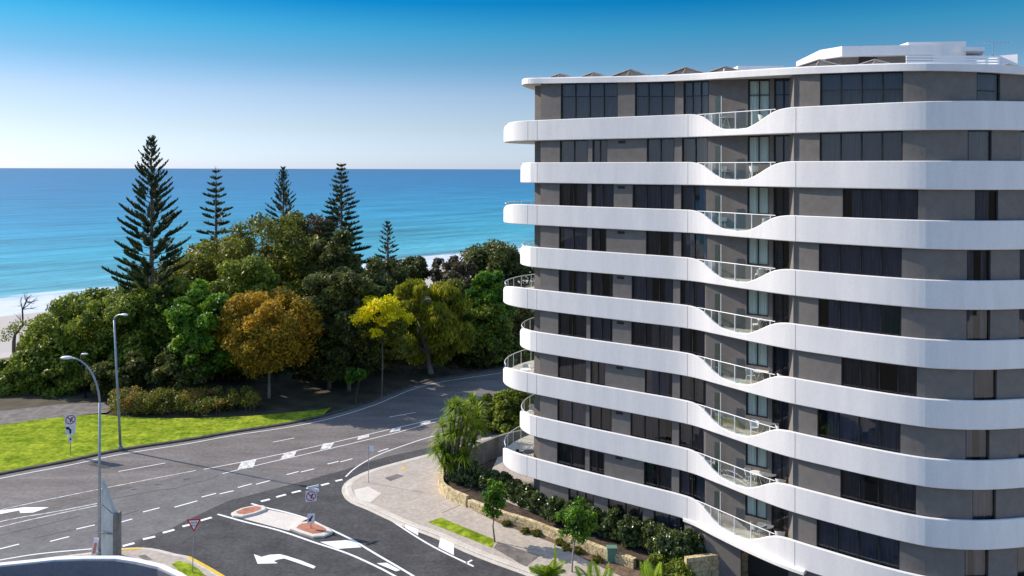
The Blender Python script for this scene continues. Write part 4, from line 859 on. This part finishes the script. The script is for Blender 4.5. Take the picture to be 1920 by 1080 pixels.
for px_, D_, tp, wv, bt, mm_, lb in [(98, 100, 596, 110, 740, 'l_green', 'mid green tree at the back of the left thicket before the surf'), (160, 104, 552, 150, 730, 'l_green', 'mid green tree left of the tall straight lamp head'), (245, 106, 520, 150, 720, 'l_green', 'green tree rising to the lower left of the tallest pine'), (325, 112, 484, 140, 700, 'l_olive', 'olive green tree just right of the tallest pine trunk'), (440, 118, 436, 160, 650, 'l_olive', 'olive green tree under the slender flat tiered pine'), (565, 119, 404, 150, 640, 'l_olive', 'olive green tree forming the crest right of the third pine'), (628, 109, 445, 110, 650, 'l_dark', 'dark green tree in front of the fourth pine trunk'), (470, 104, 480, 150, 690, 'l_green', 'green tree peeping above the orange crown'), (690, 112, 520, 110, 690, 'l_dark', 'dark tree directly behind the yellow wattle blossom')]:
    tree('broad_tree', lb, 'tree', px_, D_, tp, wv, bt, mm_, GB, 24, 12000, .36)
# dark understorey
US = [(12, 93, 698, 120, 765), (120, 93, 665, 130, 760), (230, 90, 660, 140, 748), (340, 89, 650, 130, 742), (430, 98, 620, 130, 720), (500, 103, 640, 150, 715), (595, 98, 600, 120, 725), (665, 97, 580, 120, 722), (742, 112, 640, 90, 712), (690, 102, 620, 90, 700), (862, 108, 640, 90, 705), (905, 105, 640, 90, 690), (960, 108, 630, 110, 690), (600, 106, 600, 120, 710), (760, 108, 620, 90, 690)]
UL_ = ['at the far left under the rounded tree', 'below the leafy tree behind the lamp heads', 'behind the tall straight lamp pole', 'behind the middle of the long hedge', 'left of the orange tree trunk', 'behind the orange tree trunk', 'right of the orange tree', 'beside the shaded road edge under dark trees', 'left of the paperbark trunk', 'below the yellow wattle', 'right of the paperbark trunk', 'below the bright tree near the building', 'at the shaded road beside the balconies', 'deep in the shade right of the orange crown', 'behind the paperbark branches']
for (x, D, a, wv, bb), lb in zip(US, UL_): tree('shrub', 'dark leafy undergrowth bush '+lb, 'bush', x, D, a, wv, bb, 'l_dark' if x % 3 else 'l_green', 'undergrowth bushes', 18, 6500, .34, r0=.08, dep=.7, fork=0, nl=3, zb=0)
tree('shrub', 'bright little bush at the shaded road edge under the trees', 'bush', 668, 88.5, 690, 38, 720, 'l_bright', 'undergrowth bushes', 9, 1600, .26, r0=.05, fork=0, nl=3, zb=0)
# hedge
p0 = at(340, 782, .1); t = thing('hedge', (p0[0], p0[1], .08), 'long low hedge of mixed green and reddish foliage along the back of the lawn', 'hedge'); C = []; R_ = []
for i in range(150):
    x = random.uniform(214, 482); D = random.uniform(83.5, 87) if x < 440 else random.uniform(84.5, 88); C.append(((x-960)/F*D, D, random.uniform(.4, 1.75))); R_.append(random.uniform(.45, .75))
quads('crown', leaves(C, R_, 26000, .20, .9), MT['l_red'], t)
st = MB()
for c in C[::2]: st.tube([(c[0], c[1], 0), c], [.04, .015], 5)
st.build('stem', 'bark', t)

# Norfolk pines
def norfolk(px, D, top, wpx, low, label, seed, up_=1.0, zb=None, gap=.95, dens=1.0):
    q = random.Random(seed); x, _, zt_ = atD(px, top, D); zl = atD(px, low, D)[2]; zb = terr_z(x, D) if zb is None else zb; Lm = wpx/F*D/2
    t = thing('norfolk_pine', (x, D, zb), label, 'pine', 'Norfolk pines by the sea')
    MB().tube([(x, D, zb), (x+.05, D, (zb+zt_)/2), (x, D, zt_-.2)], [.42, .26, .03], 9).build('trunk', 'bark', t)
    br = MB(); Q = []; z = zl; hh = zt_-zl
    while z < zt_-.25:
        tt = (z-zl)/hh; L = Lm*((1-tt)**.80)*(.92+.16*q.random())+.28; nbr = 5; ph = q.uniform(0, 6.28); el0 = (.05+.75*tt**1.2)*up_
        for j in range(nbr):
            a = ph+2*math.pi*j/nbr+q.uniform(-.25, .25); l = L*q.uniform(.62, 1.12); d = Vector((math.cos(a), math.sin(a), 0)); pts = []
            for k in range(7):
                s = k/6; pts.append(Vector((x, D, z))+d*l*s*math.cos(el0*.6)+Vector((0, 0, l*(s*math.tan(el0)*.7-.05*s+.22*s**2.6*up_))))
            br.tube(pts, [.06*(1-.7*s/6)*min(1, .3+l/4) for s in range(7)], 4, False)
            nt_ = max(3, int(l*2.6*dens)); s0 = .34 if l > 2 else .12
            for m_ in range(nt_):
                s = s0+(1-s0)*(m_+.5+q.uniform(-.3, .3))/nt_; s = min(.995, s); k = min(5, int(s*6)); f_ = s*6-k; p = pts[k]*(1-f_)+pts[k+1]*f_; tang = (pts[k+1]-pts[k]).normalized(); side = Vector((-d.y, d.x, 0)); wl = (.34+.42*math.sin(math.pi*min(1, s*.85+.1)))*min(1.25, .62+l*.15)
                for g in range(7):
                    sd = q.uniform(-1, 1); v = (tang*q.uniform(.3, 1)+side*sd*.9+Vector((0, 0, q.uniform(.25, .95)))).normalized()*wl*q.uniform(.7, 1.25); wv = v.cross(Vector((q.uniform(-1, 1), q.uniform(-1, 1), q.uniform(-1, 1)))).normalized()*wl*.15
                    Q.append([p-wv*.5, p+v*.5-wv, p+v, p+v*.5+wv])
        z += gap*q.uniform(.8, 1.15)*(1-.35*tt)
    # leader tuft
    for g in range(14):
        a = q.uniform(0, 6.28); p = Vector((x, D, zt_-.25*(g % 4))); v = Vector((math.cos(a)*.35, math.sin(a)*.35, .25)); wv = v.cross(Vector((0, 0, 1))).normalized()*.05; Q.append([p-wv, p+v*.5-wv, p+v, p+v*.5+wv])
    br.build('branches', 'bark', t); quads('foliage', np.array([[tuple(v) for v in f] for f in Q]), MT['l_pine'], t)
norfolk(284, 100, 256, 172, 600, 'tallest and broadest Norfolk pine, left of the others', 3, 1.2, gap=1.0, dens=1.35)
norfolk(405, 125, 314, 94, 500, 'slender Norfolk pine with flat tiers, second from the left', 8, .62, gap=1.35, dens=1.6)
norfolk(531, 140, 318, 76, 450, 'small dense Norfolk pine behind the olive dome, third from the left', 5, 1.35, gap=1.0)
norfolk(640, 115, 307, 122, 535, 'tall narrow Norfolk pine right of the olive dome', 12, .55, gap=.95, dens=1.1)
norfolk(727, 150, 414, 62, 525, 'smallest Norfolk pine, rightmost against the sea', 9, .9, gap=1.1)
# dead tree at the left edge
b = (atD(26, 668, 118)[0], 118, terr_z(atD(26, 668, 118)[0], 118)); t = thing('bare_tree', b, 'thin crooked nearly bare tree at the left edge against the surf', 'tree'); q = random.Random(4); m = MB()
tr = [b]+[atD(*p, 118) for p in ((26, 640), (28, 628), (43, 610), (42, 580), (50, 566))]; m.tube(tr, [.3, .26, .2, .15, .11, .05], 7)
for s_, es in ((3, [(15, 620), (6, 632)]), (3, [(62, 598)]), (4, [(70, 558), (60, 552), (72, 575)]), (4, [(40, 556), (34, 575)]), (5, [(58, 553), (72, 562), (45, 552), (66, 570)]), (3, [(30, 590)])):
    for e in es:
        E = V(atD(*e, 118+q.uniform(-2, 2))); A = V(tr[s_]); M_ = (A+E)/2+Vector((q.uniform(-.3, .3), 0, q.uniform(-.2, .4))); m.tube([A, M_, E], [.08, .05, .015], 5)
        for _ in range(4): m.tube([M_, (M_+E)/2+Vector((q.uniform(-.8, .8), 0, q.uniform(-.4, .8)))], [.03, .01], 4)
m.build('trunk', 'bark', t); quads('crown', leaves([atD(20, 622, 118), atD(36, 612, 117), atD(60, 606, 118), atD(8, 634, 118)], [1.1, 1.2, .8, .8], 500, .3), MT['l_green'], t)

# shrubs and young trees in front of the building
GS = 'glossy shrubs behind the sandstone wall'
SH = [(884, 905, 872, 46), (912, 915, 884, 36), (940, 925, 893, 34), (962, 935, 908, 32), (985, 948, 918, 32), (1018, 965, 922, 38), (1122, 1002, 955, 34), (1150, 1010, 960, 36), (1180, 1024, 974, 34), (1210, 1028, 976, 36), (1255, 1050, 1001, 50), (1303, 1052, 996, 46), (862, 905, 884, 26), (1046, 980, 940, 36), (1074, 988, 946, 36), (1100, 996, 953, 34), (1232, 1038, 986, 38), (1282, 1056, 1002, 38), (1000, 956, 922, 28)]
SL = ['dark glossy shrub right of the pandanus trunk', 'dark shrub at the courtyard corner', 'dark shrub behind the first young street tree', 'glossy shrub under the patio setting', 'glossy shrub left of the pale ground floor pier', 'rounded glossy shrub in front of the pale pier', 'glossy shrub just right of the second young tree', 'glossy shrub behind the green utility box', 'glossy shrub before the dark ground floor window', 'glossy shrub right of the dark ground floor window', 'wide glossy shrub above the palm fronds', 'glossy shrub beside the garage wall', 'small shrub at the foot of the pandanus', 'shrub right of the pale ground floor pier, behind the second young tree', 'shrub hidden behind the crown of the second young tree', 'shrub at the right edge of the second young tree crown', 'shrub left of the wide glossy shrub', 'shrub between the wide glossy shrub and the garage wall', 'small shrub close against the pale ground floor pier']
for (x, yb, yt, wv), lb in zip(SH, SL):
    D = at(x, yb, .62)[1]; tree('garden_shrub', lb, 'shrub', x, D, yt-7, wv*1.35, yb+1, 'l_shrub', GS, 16, 4200, .16, r0=.04, zb=.6, fork=0, nl=5, blob=.40)
tree('garden_shrub', 'light green leafy shrub at the right end of the shrub row', 'shrub', 1334, at(1334, 1048, .62)[1], 1010, 30, 1044, 'l_bright', GS, 10, 1500, .2, r0=.04, zb=.6, fork=0, nl=4)
tree('garden_shrub', 'low leafy shrub below the wide glossy one at the bottom edge', 'shrub', 1255, at(1255, 1085, .3)[1], 1050, 100, 1090, 'l_green', GS, 22, 5500, .15, r0=.04, zb=.1, fork=0, nl=5)
tree('garden_shrub', 'large green bush behind the concrete courtyard wall', 'shrub', 902, 80, 738, 84, 835, 'l_green', 'bushes behind the concrete wall', 24, 9000, .26, r0=.08, zb=.1, fork=0)
tree('garden_shrub', 'large bush tucked below the rounded balcony', 'shrub', 965, 78, 724, 84, 830, 'l_green', 'bushes behind the concrete wall', 24, 9000, .26, r0=.08, zb=.1, fork=0)
tree('young_tree', 'young street tree on the footpath, nearer the corner', 'tree', 928, at(931, 1016, .12)[1], 893, 46, 972, 'l_bright', 'young street trees', 12, 1500, .18, r0=.05, zb=.12, blob=.48, nl=8)
tree('young_tree', 'young street tree with light trunk at the bottom of the footpath', 'tree', 1080, at(1071, 1072, .12)[1], 926, 76, 1022, 'l_bright', 'young street trees', 12, 2300, .17, r0=.055, zb=.12, bark='pbark', blob=.42, nl=12, lean=(.25, 0))
# small ground plants
for i, (x, y) in enumerate([(950, 985), (985, 999), (1005, 1003), (1050, 1020), (1085, 1036), (1060, 1030), (1120, 1052), (880, 948)]):
    D = at(x, y, .1)[1]; tree('ground_plant', ['low tuft of plants at the left start of the long stone wall', 'low tuft in the mulch left of middle of the stone wall', 'low green mound in the mulch strip', 'low tuft in the mulch before the second young tree', 'low tuft in the mulch behind the second young trunk', 'spreading low plant beside the second young trunk', 'low plant left of the green utility box', 'low green clump at the end of the corner planter wall'][i], 'plant', x, D, y-9, 20, y+1, 'l_olive', 'low plants in the mulch strip', 7, 500, .13, r0=.015, zb=.1, fork=0, nl=3)
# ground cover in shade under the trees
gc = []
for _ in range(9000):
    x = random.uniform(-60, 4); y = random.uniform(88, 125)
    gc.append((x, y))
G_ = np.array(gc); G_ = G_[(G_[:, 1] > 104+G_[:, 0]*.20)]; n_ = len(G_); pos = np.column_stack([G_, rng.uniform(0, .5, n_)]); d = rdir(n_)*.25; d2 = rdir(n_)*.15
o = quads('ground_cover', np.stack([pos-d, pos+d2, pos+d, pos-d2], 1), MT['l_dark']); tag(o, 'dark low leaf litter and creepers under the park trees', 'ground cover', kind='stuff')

def strap_leaves(c, n, L, wd, q, up=.3, sag=.6, seg=5):
    Q = []
    for i in range(n):
        a = q.uniform(0, 6.28); e = q.uniform(-.2, 1.3)*1.0+up*.2; d = Vector((math.cos(a)*math.cos(e), math.sin(a)*math.cos(e), math.sin(e))); sd = d.cross(Vector((0, 0, 1)))
        sd = sd.normalized() if sd.length > .01 else Vector((1, 0, 0)); l = L*q.uniform(.7, 1.2); P_ = []
        for k in range(seg+1): s = k/seg; P_.append((c+d*l*s-Vector((0, 0, sag*l*s*s*(.4+math.cos(e)*.6))), wd*(1-s)**.6))
        for k in range(seg): Q.append([P_[k][0]-sd*P_[k][1], P_[k][0]+sd*P_[k][1], P_[k+1][0]+sd*P_[k+1][1], P_[k+1][0]-sd*P_[k+1][1]])
    return Q
# pandanus
D = at(845, 897, .7)[1]; b = ((846-960)/F*D, D, .6); t = thing('pandanus', b, 'multi headed pandanus with long strap leaves at the paved corner', 'pandanus'); q = random.Random(3); tr = MB(); Q = []
HD = [(862, 765), (885, 752), (845, 790), (872, 790), (838, 820), (860, 815), (885, 800), (835, 850), (852, 845), (870, 838), (822, 828), (895, 785), (878, 770), (850, 775), (865, 860), (842, 865), (855, 760), (875, 812), (828, 842), (868, 778), (850, 812), (895, 770), (842, 838), (818, 850), (832, 868), (850, 870), (872, 855), (888, 830), (830, 800), (900, 805), (845, 765)]
for x, y in HD:
    c = V(atD(x, y, D+q.uniform(-1.1, 1.1))); tr.tube([V(b)+Vector((q.uniform(-.3, .3), q.uniform(-.3, .3), 0)), V(b)*.5+c*.5+Vector((q.uniform(-.3, .3), 0, -.3)), c], [.13, .09, .07], 7); Q += strap_leaves(c, 90, 1.2, .05, q, up=1.0, sag=.6)
for i in range(7): a = i*.9; tr.tube([V(b)+Vector((0, 0, .9)), V(b)+Vector((.5*math.cos(a), .5*math.sin(a), -.5))], [.05, .03], 5)
tr.build('trunk', 'bark', t); quads('crown', np.array([[tuple(v) for v in f] for f in Q]), MT['l_palm'], t)
# palms at the bottom edge
def palm(crown_px, D, label, n, L, seed, elr=(.1, 1.2), heading=None, m='l_palm'):
    c = V(atD(*crown_px, D)); q = random.Random(seed); t = thing('palm', (c.x, c.y, 0.1), label, 'palm', 'palms at the bottom edge')
    MB().tube([(c.x, c.y, 0), (c.x+.1, c.y, c.z*.5), c], [.16, .12, .10], 9).build('trunk', 'bark', t); fr = MB(); Q = []
    for i in range(n):
        a = heading[i] if heading else 2*math.pi*i/n+q.uniform(-.3, .3); e = q.uniform(*elr); l = L*q.uniform(.85, 1.1); d = Vector((math.cos(a), math.sin(a), 0)); sd = Vector((-d.y, d.x, 0)); pts = []
        for k in range(13): s = k/12; pts.append(c+d*l*s*math.cos(e)+Vector((0, 0, l*(math.sin(e)*s-.62*s*s*math.cos(e)))))
        fr.tube(pts, [.03*(1-.8*k/12) for k in range(13)], 4, False)
        for k in range(62):
            s = .1+.9*k/62; j = min(11, int(s*12)); f_ = s*12-j; p = pts[j]*(1-f_)+pts[j+1]*f_; tg = (pts[j+1]-pts[j]).normalized(); ll = .42*math.sin(math.pi*min(1, .15+s*.8))*q.uniform(.85, 1.1)
            for sg in (-1, 1):
                v = (sd*sg*.8+tg*.55-Vector((0, 0, .35))).normalized()*ll; wv = tg*.013; Q.append([p-wv, p+v*.5-wv*1.2, p+v, p+v*.5+wv*1.2])
    fr.build('frond_rib', 'l_palm', t); quads('fronds', np.array([[tuple(v) for v in f] for f in Q]), MT[m], t)
palm((1028, 1082), 39, 'lush green palm crown at the bottom edge below the footpath', 17, 1.45, 5, (.2, 1.3))
palm((1118, 1125), 37, 'yellowish palm with upright fronds at the bottom edge before the stone wall', 8, 2.2, 8, (.9, 1.5))
palm((1222, 1128), 37, 'palm with tall spiky upright fronds at the bottom edge right of the others', 9, 2.3, 2, (.55, 1.4))
# one upright spear frond
b = V(atD(1044, 1075, 39)); t = thing('spear_plant', (b.x, b.y, .1), 'single upright spear shaped leaf rising left of the second young trunk', 'plant'); e = V(atD(1040, 1010, 39))
MB().tube([(b.x, b.y, .1), b], [.05, .03], 6).build('stem', 'bark', t); quads('leaf', np.array([[tuple(b-Vector((.06, 0, 0))), tuple((b+e)/2-Vector((.09, 0, 0))), tuple(e), tuple((b+e)/2+Vector((.05, 0, 0)))]]), MT['l_palm'], t)
# blue sunshade seen in the park beyond the balconies
b = at(984, 618, 0); t = thing('sunshade', b, 'small folded blue sunshade glimpsed beside the left balcony railing', 'sunshade')
MB().tube([b, (b[0], b[1], 2.2)], .04, 6).build('pole', 'metal', t); MB().loft([[(b[0]+r_*math.cos(a), b[1]+r_*math.sin(a), z_) for a in [2*math.pi*i/8 for i in range(8)]] for z_, r_ in ((1.2, .5), (1.7, .42), (2.3, .08))]).build('canopy', 'blue', t)
for ob in list(bpy.data.objects):
    if ob.type == 'MESH' and ob.parent is None and 'kind' not in ob and 'category' not in ob: print('UNTAGGED', ob.name)
